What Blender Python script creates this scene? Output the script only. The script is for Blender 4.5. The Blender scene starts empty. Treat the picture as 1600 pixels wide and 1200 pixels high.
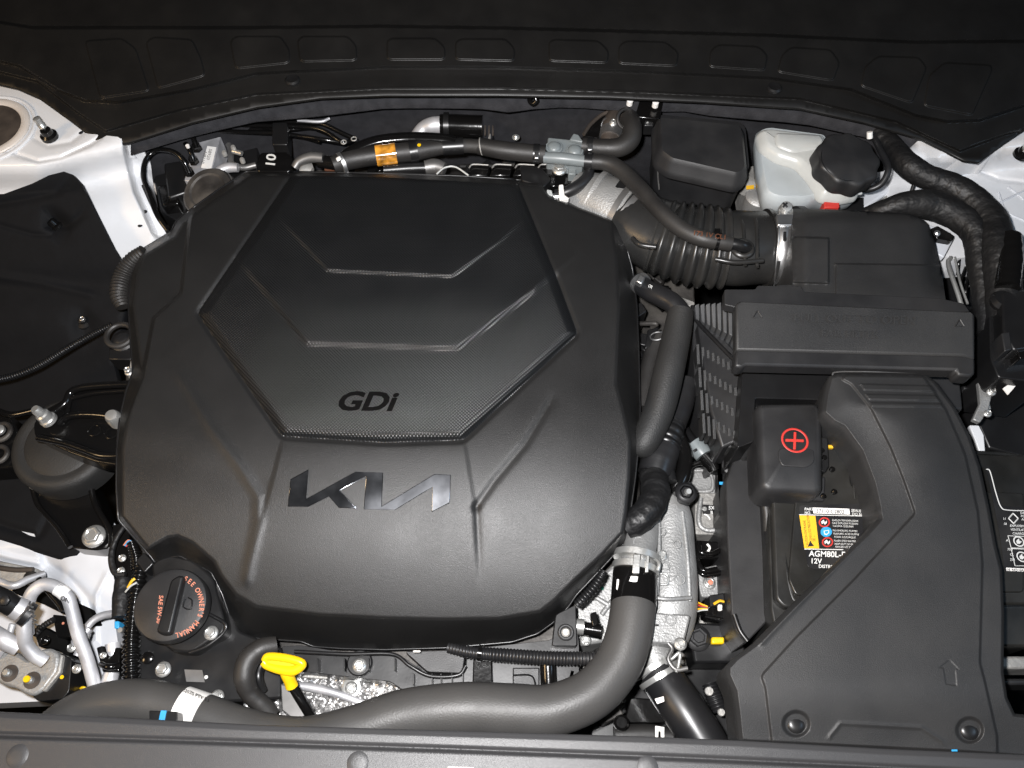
import bpy, bmesh, math, random
import numpy as np
from mathutils import Vector, Matrix, Quaternion
from mathutils.geometry import delaunay_2d_cdt
random.seed(7); np.random.seed(7)
scene = bpy.context.scene
COL = scene.collection
R = math.radians

# ------------------------------------------------------------------ camera
FPX = 1250.0                      # focal length in photo pixels (1600 wide)
PITCH = R(62)                     # camera looks down at the engine bay
DIST = 1.0
CAM = Vector((0.0, -math.cos(PITCH)*DIST, math.sin(PITCH)*DIST))
cam_d = bpy.data.cameras.new('camera'); cam = bpy.data.objects.new('camera', cam_d); COL.objects.link(cam)
cam.location = CAM; cam.rotation_euler = (math.pi/2-PITCH, 0, 0)
cam_d.sensor_width = 36; cam_d.lens = 36*FPX/1600; cam_d.clip_start = 0.02; cam_d.clip_end = 50
scene.camera = cam
FWD = Vector((0, math.cos(PITCH), -math.sin(PITCH))); UPV = Vector((0, math.sin(PITCH), math.cos(PITCH)))

# ------------------------------------------------------------------ light
world = bpy.data.worlds.new("World"); scene.world = world; world.use_nodes = True
bg = world.node_tree.nodes['Background']; bg.inputs[0].default_value = (0.62, 0.72, 0.85, 1); bg.inputs[1].default_value = 0.015
def lamp(name, loc, target, energy, size, color, shape='DISK'):
    d = bpy.data.lights.new(name, 'AREA'); d.energy = energy; d.size = size; d.color = color; d.shape = shape
    o = bpy.data.objects.new(name, d); COL.objects.link(o); o.location = loc
    o.rotation_euler = (Vector(target)-Vector(loc)).to_track_quat('-Z', 'Y').to_euler(); return o
lamp('camera_flash', CAM+UPV*0.045+Vector((-0.05, 0, 0)), (0, 0.02, 0), 27, 0.035, (1.0, 0.985, 0.985))
lamp('garage_lamp', (-2.2, -0.8, 1.7), (-0.2, 0, 0), 20, 0.6, (1.0, 0.68, 0.36))
lamp('garage_window', (2.6, -0.6, 2.2), (0.2, 0, 0), 12, 0.9, (0.55, 0.76, 1.0))
scene.view_settings.view_transform = 'Standard'; scene.view_settings.look = 'None'
scene.view_settings.exposure = 0.0; scene.view_settings.gamma = 1.0
scene.render.resolution_x = 1024; scene.render.resolution_y = 768

# ------------------------------------------------------------------ materials
MATS = {}
def mat(name, col, rough=0.5, metal=0.0, bump=0.0, bscale=800, var=0.0, vscale=30, coat=0.0, spec=0.5, rvar=0.0, dust=0.0,
        dustcol=(0.24, 0.22, 0.19), pattern=None, trans=0.0, sss=0.0, btype='noise', bdist=0.001):
    m = bpy.data.materials.new(name); m.use_nodes = True; nt = m.node_tree; N = nt.nodes; L = nt.links
    b = N['Principled BSDF']; b.inputs['Roughness'].default_value = rough; b.inputs['Metallic'].default_value = metal
    b.inputs['Specular IOR Level'].default_value = spec
    b.inputs['Coat Weight'].default_value = coat; b.inputs['Coat Roughness'].default_value = 0.08
    b.inputs['Transmission Weight'].default_value = trans
    if sss: b.inputs['Subsurface Weight'].default_value = sss; b.inputs['Subsurface Radius'].default_value = (0.02, 0.02, 0.02); b.inputs['Subsurface Scale'].default_value = 0.5
    tc = N.new('ShaderNodeTexCoord')
    def noise(sc, det=3):
        n = N.new('ShaderNodeTexNoise'); n.inputs['Scale'].default_value = sc; n.inputs['Detail'].default_value = det
        L.new(tc.outputs['Object'], n.inputs['Vector']); return n.outputs['Fac']
    def rgb(c): 
        n = N.new('ShaderNodeRGB'); n.outputs[0].default_value = (*c, 1); return n.outputs[0]
    def mix(f, a, c):
        n = N.new('ShaderNodeMix'); n.data_type = 'RGBA'; L.new(f, n.inputs[0]); L.new(a, n.inputs[6]); L.new(c, n.inputs[7]); return n.outputs[2]
    def ramp(f, lo, hi, a=0.0, c=1.0):
        n = N.new('ShaderNodeMapRange'); n.clamp = True; L.new(f, n.inputs[0]); n.inputs[1].default_value = lo; n.inputs[2].default_value = hi
        n.inputs[3].default_value = a; n.inputs[4].default_value = c; return n.outputs[0]
    c0 = rgb(col)
    if var:
        c0 = mix(ramp(noise(vscale, 5), 0.35, 0.65), rgb(tuple(x*(1-var) for x in col)), rgb(tuple(min(1, x*(1+var)) for x in col)))
    if dust:
        c0 = mix(ramp(noise(14, 6), 0.42, 0.75, 0, dust), c0, rgb(dustcol))
    L.new(c0, b.inputs['Base Color'])
    if rvar or dust:
        L.new(ramp(noise(22, 6), 0.3, 0.7, max(0.03, rough-rvar), min(1, rough+rvar+dust*0.4)), b.inputs['Roughness'])
    if pattern == 'dots':
        mp = N.new('ShaderNodeMapping'); mp.inputs['Scale'].default_value = (1, 1, 0); L.new(tc.outputs['Object'], mp.inputs['Vector'])
        hs = []
        for off in ((0, 0), (0.5, 0.866)):
            s1 = N.new('ShaderNodeVectorMath'); s1.operation = 'MULTIPLY_ADD'; L.new(mp.outputs[0], s1.inputs[0])
            k = 1/0.0042
            s1.inputs[1].default_value = (k, k/1.0, 0); s1.inputs[2].default_value = (off[0], off[1]*0.577, 0)
            m2 = N.new('ShaderNodeVectorMath'); m2.operation = 'MULTIPLY'; L.new(s1.outputs[0], m2.inputs[0]); m2.inputs[1].default_value = (1, 1.0, 0)
            fr = N.new('ShaderNodeVectorMath'); fr.operation = 'FRACTION'; L.new(m2.outputs[0], fr.inputs[0])
            sb = N.new('ShaderNodeVectorMath'); sb.operation = 'SUBTRACT'; L.new(fr.outputs[0], sb.inputs[0]); sb.inputs[1].default_value = (0.5, 0.5, 0)
            ln = N.new('ShaderNodeVectorMath'); ln.operation = 'LENGTH'; L.new(sb.outputs[0], ln.inputs[0]); hs.append(ramp(ln.outputs['Value'], 0.12, 0.42, 1, 0))
        mx = N.new('ShaderNodeMath'); mx.operation = 'MAXIMUM'; L.new(hs[0], mx.inputs[0]); L.new(hs[1], mx.inputs[1])
        bp = N.new('ShaderNodeBump'); bp.inputs['Strength'].default_value = 0.8; bp.inputs['Distance'].default_value = 0.0007
        L.new(mx.outputs[0], bp.inputs['Height']); L.new(bp.outputs[0], b.inputs['Normal'])
    elif bump:
        bp = N.new('ShaderNodeBump'); bp.inputs['Strength'].default_value = bump; bp.inputs['Distance'].default_value = bdist
        if btype == 'voronoi':
            v = N.new('ShaderNodeTexVoronoi'); v.inputs['Scale'].default_value = bscale; L.new(tc.outputs['Object'], v.inputs['Vector']); L.new(v.outputs['Distance'], bp.inputs['Height'])
        else:
            L.new(noise(bscale, 2), bp.inputs['Height'])
        L.new(bp.outputs[0], b.inputs['Normal'])
    MATS[name] = m; return m
mat('cover_plastic', (0.0100, 0.0099, 0.0100), 0.43, bump=1.0, bscale=1250, bdist=0.00030, var=0.10, vscale=9, rvar=0.03, dust=0.006)
mat('dot_plastic', (0.0060, 0.0064, 0.0070), 0.37, pattern='dots', rvar=0.05)
mat('plastic', (0.016, 0.016, 0.017), 0.48, bump=0.4, bscale=900, bdist=0.0004, rvar=0.08, dust=0.03, var=0.1)
mat('duct_plastic', (0.019, 0.019, 0.0195), 0.52, bump=0.8, bscale=1200, bdist=0.0004, rvar=0.06, dust=0.03, var=0.12, vscale=8)
mat('cowl_plastic', (0.0065, 0.0062, 0.0060), 0.40, bump=0.25, bscale=700, bdist=0.0003, rvar=0.05, dust=0.012, spec=0.4)
mat('trim_plastic', (0.045, 0.045, 0.047), 0.42, bump=0.95, bscale=1150, bdist=0.00025, dust=0.02)
mat('smooth_plastic', (0.0085, 0.0085, 0.009), 0.34, rvar=0.08, dust=0.012, bump=0.12, bscale=300, bdist=0.0003)
mat('fin_lit_plastic', (0.055, 0.056, 0.058), 0.5, bump=0.3, bscale=700, bdist=0.0003, var=0.2)  # paler copy of the black plastic, light on the upper fins put into the colour
mat('milky_blue', (0.40, 0.43, 0.44), 0.34, sss=0.3, var=0.05)
mat('sleeve_foam', (0.014, 0.014, 0.014), 0.6, bump=0.5, bscale=500, rvar=0.05, dust=0.03)
mat('rubber', (0.016, 0.015, 0.0145), 0.52, bump=0.25, bscale=400, rvar=0.1, dust=0.05, bdist=0.0006)
mat('hose_rubber', (0.050, 0.0485, 0.047), 0.47, bump=0.5, bscale=500, rvar=0.06, dust=0.05, bdist=0.0004)
mat('clean_rubber', (0.011, 0.011, 0.012), 0.40, rvar=0.1, dust=0.03)
mat('bellows_rubber', (0.018, 0.0178, 0.0175), 0.30, rvar=0.1, dust=0.08)
mat('tape', (0.006, 0.006, 0.0065), 0.56, bump=0.9, bscale=75, bdist=0.0035, rvar=0.1, dust=0.012, spec=0.4)
mat('felt_light', (0.030, 0.030, 0.033), 0.95, bump=0.7, bscale=350, bdist=0.001, var=0.2, vscale=60, spec=0.1)
mat('felt', (0.018, 0.018, 0.020), 0.95, bump=0.7, bscale=350, bdist=0.001, var=0.15, vscale=60, spec=0.1)
mat('foam', (0.0045, 0.0048, 0.0058), 0.75, bump=0.5, bscale=28, bdist=0.003, var=0.1, spec=0.15)
mat('gloss_black', (0.0045, 0.0043, 0.0043), 0.17, bump=0.3, bscale=160, bdist=0.0005, rvar=0.05)
mat('cast_alu', (0.34, 0.34, 0.335), 0.50, metal=0.55, bump=0.7, bscale=380, bdist=0.001, var=0.18, vscale=24, dust=0.14, dustcol=(0.22,0.21,0.19))
mat('dirty_alu', (0.38, 0.37, 0.35), 0.5, metal=0.4, bump=0.8, bscale=220, bdist=0.0012, var=0.25, vscale=26, dust=0.3)
mat('pipe_alu', (0.56, 0.56, 0.58), 0.48, metal=0.5, var=0.28, vscale=25, rvar=0.1)
mat('steel', (0.78, 0.78, 0.78), 0.42, metal=1.0, rvar=0.08, var=0.06)
mat('zinc', (0.66, 0.66, 0.64), 0.36, metal=0.8, rvar=0.1, var=0.1, bump=0.2, bscale=300)
mat('dull_metal', (0.20, 0.195, 0.19), 0.45, metal=0.7, var=0.2)
mat('chrome', (0.34, 0.35, 0.375), 0.16, metal=1.0, rvar=0.04)
mat('foil', (0.46, 0.455, 0.45), 0.36, metal=0.85, var=0.2)
mat('white_paint', (0.70, 0.71, 0.73), 0.30, coat=0.3, var=0.05, vscale=10, dust=0.14, dustcol=(0.5, 0.42, 0.33))
mat('primer_paint', (0.62, 0.57, 0.52), 0.38, var=0.08, vscale=14, dust=0.25, dustcol=(0.42, 0.33, 0.25))
mat('undercoat', (0.60, 0.62, 0.66), 0.35, var=0.06, vscale=12, dust=0.12)
mat('milky', (0.46, 0.47, 0.455), 0.34, sss=0.35, var=0.04)
mat('grey_plastic', (0.17, 0.19, 0.195), 0.38, var=0.06)
mat('yellow', (0.80, 0.50, 0.006), 0.33, var=0.05)
mat('yellow_sticker', (0.75, 0.42, 0.02), 0.5)
mat('red', (0.48, 0.03, 0.022), 0.55); mat('orange_ink', (0.52, 0.19, 0.12), 0.65)
mat('blue', (0.03, 0.30, 0.60), 0.5); mat('green', (0.02, 0.3, 0.2), 0.5)
mat('amber_tape', (0.55, 0.24, 0.03), 0.12, var=0.7, vscale=55, coat=0.6)
mat('paper', (0.80, 0.78, 0.75), 0.6); mat('ink', (0.012, 0.012, 0.013), 0.5); mat('white_ink', (0.62, 0.62, 0.60), 0.55)
mat('label_black', (0.014, 0.014, 0.015), 0.30, rvar=0.1, dust=0.08)
mat('battery_case', (0.011, 0.011, 0.0105), 0.36, rvar=0.14, dust=0.07, dustcol=(0.16, 0.14, 0.11), bump=0.1, bscale=200)
mat('dark_brown', (0.045, 0.035, 0.028), 0.7, var=0.4, vscale=40)
mat('rust', (0.10, 0.035, 0.015), 0.8, var=0.5)
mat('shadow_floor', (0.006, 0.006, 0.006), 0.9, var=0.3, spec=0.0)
mat('grimy_metal', (0.035, 0.032, 0.03), 0.5, metal=0.3, bump=0.6, bscale=90, bdist=0.002, var=0.4, vscale=30, dust=0.3)

# ------------------------------------------------------------------ pixel -> place
def P(u, v, z):
    d = Vector(((u-800)/FPX, 0, 0)) + UPV*(-(v-600)/FPX) + FWD
    return CAM + d*((z-CAM.z)/d.z)
def PN(U, V, Z):
    U = np.asarray(U, float); V = np.asarray(V, float); Z = np.asarray(Z, float)
    dx = (U-800)/FPX; k = -(V-600)/FPX; dy = k*UPV.y+FWD.y; dz = k*UPV.z+FWD.z
    t = (Z-CAM.z)/dz
    return np.stack([CAM.x+dx*t, CAM.y+dy*t, CAM.z+dz*t], -1)
def MPP(u, v, z): return (P(u, v, z)-CAM).dot(FWD)/FPX

# ------------------------------------------------------------------ object plumbing
WORLD = {}
def link(name, me, m, parent, angle=35, smooth=True, bevel=0, bseg=2, origin=None):
    if isinstance(m, str): m = [m]
    for x in m: me.materials.append(MATS[x])
    me.update()
    if origin is None:
        n = len(me.vertices); co = np.empty(n*3); me.vertices.foreach_get('co', co); co = co.reshape(-1, 3)
        origin = Vector(((co[:, 0].min()+co[:, 0].max())/2, (co[:, 1].min()+co[:, 1].max())/2, co[:, 2].min()))
    me.transform(Matrix.Translation(-origin))
    if smooth:
        me.polygons.foreach_set('use_smooth', [True]*len(me.polygons)); me.set_sharp_from_angle(angle=R(angle))
    o = bpy.data.objects.new(name, me); COL.objects.link(o)
    if parent is not None:
        o.parent = parent; o.location = origin-WORLD[parent.name]
    else: o.location = origin
    WORLD[o.name] = origin.copy()
    if bevel:
        b = o.modifiers.new('bevel', 'BEVEL'); b.width = bevel; b.segments = bseg; b.limit_method = 'ANGLE'; b.angle_limit = R(40)
    return o
def tag(o, label, cat, group=None, kind=None):
    if label: o['label'] = label
    if cat: o['category'] = cat
    if group: o['group'] = group
    if kind: o['kind'] = kind
    return o
def thing(name, label, cat, u, v, z, group=None):
    o = bpy.data.objects.new(name, None); o.empty_display_size = 0.02; COL.objects.link(o); o.location = P(u, v, z)
    WORLD[o.name] = P(u, v, z).copy(); return tag(o, label, cat, group)
def bm2me(bm, name, fix=True):
    if fix: bmesh.ops.recalc_face_normals(bm, faces=bm.faces)
    me = bpy.data.meshes.new(name); bm.to_mesh(me); bm.free(); return me
def up_fix(me):
    n = len(me.polygons); a = np.empty(n*3); me.polygons.foreach_get('normal', a); ar = np.empty(n); me.polygons.foreach_get('area', ar)
    if (a.reshape(-1, 3)[:, 2]*ar).sum() < 0: me.flip_normals()

def rnd(pts, r, n=4):
    """fillet the corners of a pixel polygon"""
    out = []; m = len(pts)
    for i in range(m):
        p0 = np.array(pts[i-1][:2], float); p = np.array(pts[i][:2], float); p1 = np.array(pts[(i+1) % m][:2], float)
        a = p0-p; b = p1-p; la = np.hypot(*a); lb = np.hypot(*b); k = min(r, la*.45, lb*.45)
        s = p+a/la*k; e = p+b/lb*k
        for j in range(n+1):
            t = j/n; q = (1-t)**2*s+2*t*(1-t)*p+t*t*e; out.append((q[0], q[1]))
    return out
def inset(pts, d):
    a = np.array([p[:2] for p in pts], float); n = len(a); area = 0.5*sum(a[i-1][0]*a[i][1]-a[i][0]*a[i-1][1] for i in range(n)); s = 1 if area > 0 else -1
    out = []
    for i in range(n):
        e0 = a[i]-a[i-1]; e1 = a[(i+1) % n]-a[i]; e0 = e0/(np.hypot(*e0)+1e-9); e1 = e1/(np.hypot(*e1)+1e-9)
        n0 = np.array([-e0[1], e0[0]])*s; n1 = np.array([-e1[1], e1[0]])*s; nn = n0+n1; l = np.hypot(*nn)
        nn = nn/l if l > 1e-6 else n0
        out.append(tuple(a[i]+nn*d/max(0.45, nn.dot(n0))))
    return out
def wpts(pts, z): return [P(p[0], p[1], p[2] if len(p) > 2 else z) for p in pts]
def prism(name, pts, z, dz, m, parent=None, bevel=0.0015, bseg=2, down=(0, 0), smooth=True):
    """outline seen from above at height z, straight walls going down dz"""
    top = wpts(pts, z); bm = bmesh.new(); off = Vector((down[0], down[1], -dz))
    vt = [bm.verts.new(p) for p in top]; vb = [bm.verts.new(p+off) for p in top]; n = len(top)
    bm.faces.new(vt); bm.faces.new(vb[::-1])
    for i in range(n): bm.faces.new((vt[i], vb[i], vb[(i+1) % n], vt[(i+1) % n]))
    bmesh.ops.triangulate(bm, faces=[f for f in bm.faces if len(f.verts) > 4])
    if bevel:  # merge back coplanar top/bottom so the bevel only takes real edges
        bmesh.ops.dissolve_limit(bm, angle_limit=R(1), verts=bm.verts, edges=bm.edges)
    return link(name, bm2me(bm, name), m, parent, bevel=bevel, bseg=bseg, smooth=smooth)
def box(name, u0, v0, u1, v1, z, dz, m, parent=None, bevel=0.0015, r=0, rot=0):
    pts = [(u0, v0), (u1, v0), (u1, v1), (u0, v1)]
    if rot:
        c = ((u0+u1)/2, (v0+v1)/2); a = R(rot)
        pts = [(c[0]+(x-c[0])*math.cos(a)-(y-c[1])*math.sin(a), c[1]+(x-c[0])*math.sin(a)+(y-c[1])*math.cos(a)) for x, y in pts]
    if r: pts = rnd(pts, r)
    return prism(name, pts, z, dz, m, parent, bevel)
def stack(name, pts, levels, m, parent=None, bevel=0, angle=50):
    """rings of one outline: levels (z, inset in px measured on the outline at its own height); first = bottom, last is capped"""
    bm = bmesh.new(); rings = []
    # work in world coordinates so walls are upright
    z0 = levels[-1][0]
    base = wpts(pts, z0)
    w = [(p.x, p.y) for p in base]; mp = MPP(pts[0][0], pts[0][1], z0)
    for z, ins in levels:
        q = inset(w, ins*mp); rings.append([bm.verts.new((x, y, z)) for x, y in q])
    n = len(w)
    for a, b in zip(rings, rings[1:]):
        for i in range(n): bm.faces.new((a[i], a[(i+1) % n], b[(i+1) % n], b[i]))
    bm.faces.new(rings[-1]); bm.faces.new(rings[0][::-1])
    return link(name, bm2me(bm, name), m, parent, angle=angle, bevel=bevel)
def catmull(pts, per=8):
    a = np.array(pts, float); n = len(a); out = []
    if n == 2: return np.array([a[0]*(1-t)+a[1]*t for t in np.linspace(0, 1, per+1)])
    e = np.vstack([2*a[0]-a[1], a, 2*a[-1]-a[-2]])
    for i in range(1, n):
        p0, p1, p2, p3 = e[i-1], e[i], e[i+1], e[i+2]
        for t in np.linspace(0, 1, per, endpoint=False):
            out.append(0.5*((2*p1)+(-p0+p2)*t+(2*p0-5*p1+4*p2-p3)*t*t+(-p0+3*p1-3*p2+p3)*t**3))
    out.append(a[-1]); return np.array(out)
def sweep(C, rr, nseg, flat=1.0, closed=False, caps=True):
    n = len(C); T = np.gradient(C, axis=0)
    if closed: T = np.roll(C, -1, 0)-np.roll(C, 1, 0)
    T /= np.linalg.norm(T, axis=1)[:, None]+1e-12
    ref = np.array([0, 0, 1.0]) if abs(T[0][2]) < 0.9 else np.array([0, 1.0, 0])
    V = []; nprev = None
    for i in range(n):
        if nprev is None: nn = ref-T[i]*ref.dot(T[i])
        else: nn = nprev-T[i]*nprev.dot(T[i])
        nn /= np.linalg.norm(nn)+1e-12; nprev = nn; bb = np.cross(T[i], nn)
        for k in range(nseg):
            a = 2*math.pi*k/nseg; V.append(C[i]+(nn*math.cos(a)*flat+bb*math.sin(a))*rr[i])
    F = []
    rng = n if closed else n-1
    for i in range(rng):
        j = (i+1) % n
        for k in range(nseg):
            k2 = (k+1) % nseg; F.append((i*nseg+k, i*nseg+k2, j*nseg+k2, j*nseg+k))
    if caps and not closed:
        F.append(tuple(range(nseg))[::-1]); F.append(tuple(range((n-1)*nseg, n*nseg)))
    return V, F
def tube(name, pts, m, parent=None, r=8, nseg=14, per=8, corr=None, flat=1.0, wob=0, angle=60):
    """pts: (u, v, z[, r_px]) ; corr = (pitch_px, depth 0..1)"""
    pp = [(*P(p[0], p[1], p[2]), (p[3] if len(p) > 3 else r)*MPP(p[0], p[1], p[2])) for p in pts]
    S = catmull(pp, per)
    L = np.concatenate([[0], np.cumsum(np.linalg.norm(np.diff(S[:, :3], axis=0), axis=1))])
    if corr:
        pit = corr[0]*MPP(pts[0][0], pts[0][1], pts[0][2]); ns = min(1400, int(L[-1]/pit*6)+2)
        t = np.linspace(0, L[-1], ns); S = np.stack([np.interp(t, L, S[:, i]) for i in range(4)], -1)
        S[:, 3] *= 1-corr[1]*(0.5-0.5*np.cos(2*math.pi*t/pit))**1.5
    if wob:
        ns = max(len(S)*3, 30); t = np.linspace(0, L[-1], ns); S = np.stack([np.interp(t, L, S[:, i]) for i in range(4)], -1)
        ph = random.random()*9
        S[:, 3] *= 1+wob*(np.sin(t*90+ph)*0.5+np.sin(t*233+2*ph+2*np.sin(t*41))*0.35+np.sin(t*517+ph)*0.18+np.random.randn(ns)*0.05)
    V, Fc = sweep(S[:, :3], S[:, 3], nseg, flat)
    me = bpy.data.meshes.new(name); me.from_pydata([tuple(v) for v in V], [], Fc)
    bm = bmesh.new(); bm.from_mesh(me); bmesh.ops.recalc_face_normals(bm, faces=bm.faces); bm.to_mesh(me); bm.free()
    return link(name, me, m, parent, angle=angle)
def lathe(name, prof, u, v, z, m, parent=None, axis=(0, 0, 1), n=40, px=True, mod=None, angle=40, spin=0):
    """prof: (radius, height) pairs in px at that spot (bottom to top); closed at the ends. mod(angle)->radius factor"""
    k = MPP(u, v, z) if px else 1.0; o = P(u, v, z); q = Vector((0, 0, 1)).rotation_difference(Vector(axis).normalized())
    bm = bmesh.new(); rings = []
    for (r, h) in prof:
        ring = []
        for i in range(n):
            a = 2*math.pi*i/n+spin; f = mod(a) if mod else 1
            ring.append(bm.verts.new(o+q @ Vector((r*k*f*math.cos(a), r*k*f*math.sin(a), h*k))))
        rings.append(ring)
    for a, b in zip(rings, rings[1:]):
        for i in range(n): bm.faces.new((a[i], a[(i+1) % n], b[(i+1) % n], b[i]))
    bm.faces.new(rings[0][::-1]); bm.faces.new(rings[-1])
    return link(name, bm2me(bm, name), m, parent, angle=angle, origin=o)
def ringm(name, R0, r0, u, v, z, m, parent=None, axis=(0, 0, 1), n=36, flat=1.0):
    k = MPP(u, v, z); o = P(u, v, z); q = Vector((0, 0, 1)).rotation_difference(Vector(axis).normalized())
    bm = bmesh.new(); rg = []
    for i in range(n):
        a = 2*math.pi*i/n; ring = []
        for j in range(10):
            b = 2*math.pi*j/10; rr = R0+r0*math.cos(b)
            ring.append(bm.verts.new(o+q @ Vector((rr*k*math.cos(a), rr*k*math.sin(a), r0*flat*math.sin(b)*k))))
        rg.append(ring)
    for i in range(n):
        for j in range(10): bm.faces.new((rg[i][j], rg[(i+1) % n][j], rg[(i+1) % n][(j+1) % 10], rg[i][(j+1) % 10]))
    return link(name, bm2me(bm, name), m, parent, origin=o)
def bolt(u, v, z, r, parent=None, m='zinc', axis=(0, 0, 1), h=0.75, flange=True, name='bolt', spin=None):
    """flanged hexagon bolt head seen from above"""
    k = MPP(u, v, z); o = P(u, v, z); q = Vector((0, 0, 1)).rotation_difference(Vector(axis).normalized()); bm = bmesh.new()
    sp = random.random() if spin is None else spin
    def rings(pr, n, s0=0):
        rg = [[bm.verts.new(o+q @ Vector((rr*k*math.cos(2*math.pi*i/n+s0), rr*k*math.sin(2*math.pi*i/n+s0), hh*k))) for i in range(n)] for rr, hh in pr]
        for a, b in zip(rg, rg[1:]):
            for i in range(n): bm.faces.new((a[i], a[(i+1) % n], b[(i+1) % n], b[i]))
        bm.faces.new(rg[0][::-1]); bm.faces.new(rg[-1])
    if flange: rings([(r, -2), (r, r*.10), (r*.92, r*.2), (r*.72, r*.3)], 24)
    rings([(r*.76, 0), (r*.76, r*h), (r*.68, r*(h+.1)), (r*.5, r*(h+.1)), (r*.45, r*h)], 6, sp)
    return link(name, bm2me(bm, name), m, parent, angle=25, origin=o, bevel=0.0004, bseg=1)
def stud(u, v, z, r, h, parent=None, m='zinc', name='stud', axis=(0, 0, 1)):
    prof = [(r*1.5, 0), (r*1.5, r*.5), (r*1.25, r*.6), (r*1.2, h*.55), (r*.85, h*.56)]
    for i in range(5): prof += [(r*.85, h*(.58+i*.07)), (r*.75, h*(.61+i*.07))]
    prof += [(r*.8, h*.95), (r*.55, h)]
    return lathe(name, prof, u, v, z, m, parent, axis=axis, n=18, angle=30)

# ------------------------------------------------------------------ relief surfaces
def sdf_line(U, V, pts, closed=False):
    a = np.array(pts, float)[:, :2]; d = np.full(U.shape, 1e9); n = len(a)
    for i in range(n if closed else n-1):
        p = a[i]; q = a[(i+1) % n]; e = q-p; l = e.dot(e)+1e-9
        t = np.clip(((U-p[0])*e[0]+(V-p[1])*e[1])/l, 0, 1)
        d = np.minimum(d, np.hypot(U-p[0]-t*e[0], V-p[1]-t*e[1]))
    return d
def inside(U, V, pts):
    a = np.array(pts, float)[:, :2]; c = np.zeros(U.shape, bool); n = len(a)
    for i in range(n):
        x0, y0 = a[i-1]; x1, y1 = a[i]
        if y0 == y1: continue
        c ^= ((V > y0) != (V > y1)) & (U < (x1-x0)*(V-y0)/(y1-y0)+x0)
    return c
def sdf(U, V, pts):
    d = sdf_line(U, V, pts, True); return np.where(inside(U, V, pts), d, -d)
def sm(x): x = np.clip(x, 0, 1); return x*x*(3-2*x)
class Step:
    def __init__(s, pts, dh, w, fade=None, lin=False): s.pts = pts; s.dh = dh; s.w = w; s.fade = fade; s.closed = True; s.lin = lin
    def __call__(s, U, V):
        x = sdf(U, V, s.pts)/s.w+0.5; h = s.dh*(np.clip(x, 0, 1) if s.lin else sm(x)); return h*s.fade(U, V) if s.fade else h
class Ridge:
    def __init__(s, pts, dh, w, fade=None): s.pts = pts; s.dh = dh; s.w = w; s.fade = fade; s.closed = False
    def __call__(s, U, V):
        h = s.dh*np.exp(-(sdf_line(U, V, s.pts)/s.w)**2); return h*s.fade(U, V) if s.fade else h
def resample(pts, ds, closed=True):
    a = np.array(pts, float)[:, :2]; out = []; n = len(a)
    for i in range(n if closed else n-1):
        p = a[i]; q = a[(i+1) % n]; k = max(1, int(round(np.hypot(*(q-p))/ds)))
        for j in range(k): out.append(p+(q-p)*j/k)
    if not closed: out.append(a[-1])
    return np.array(out)
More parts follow.
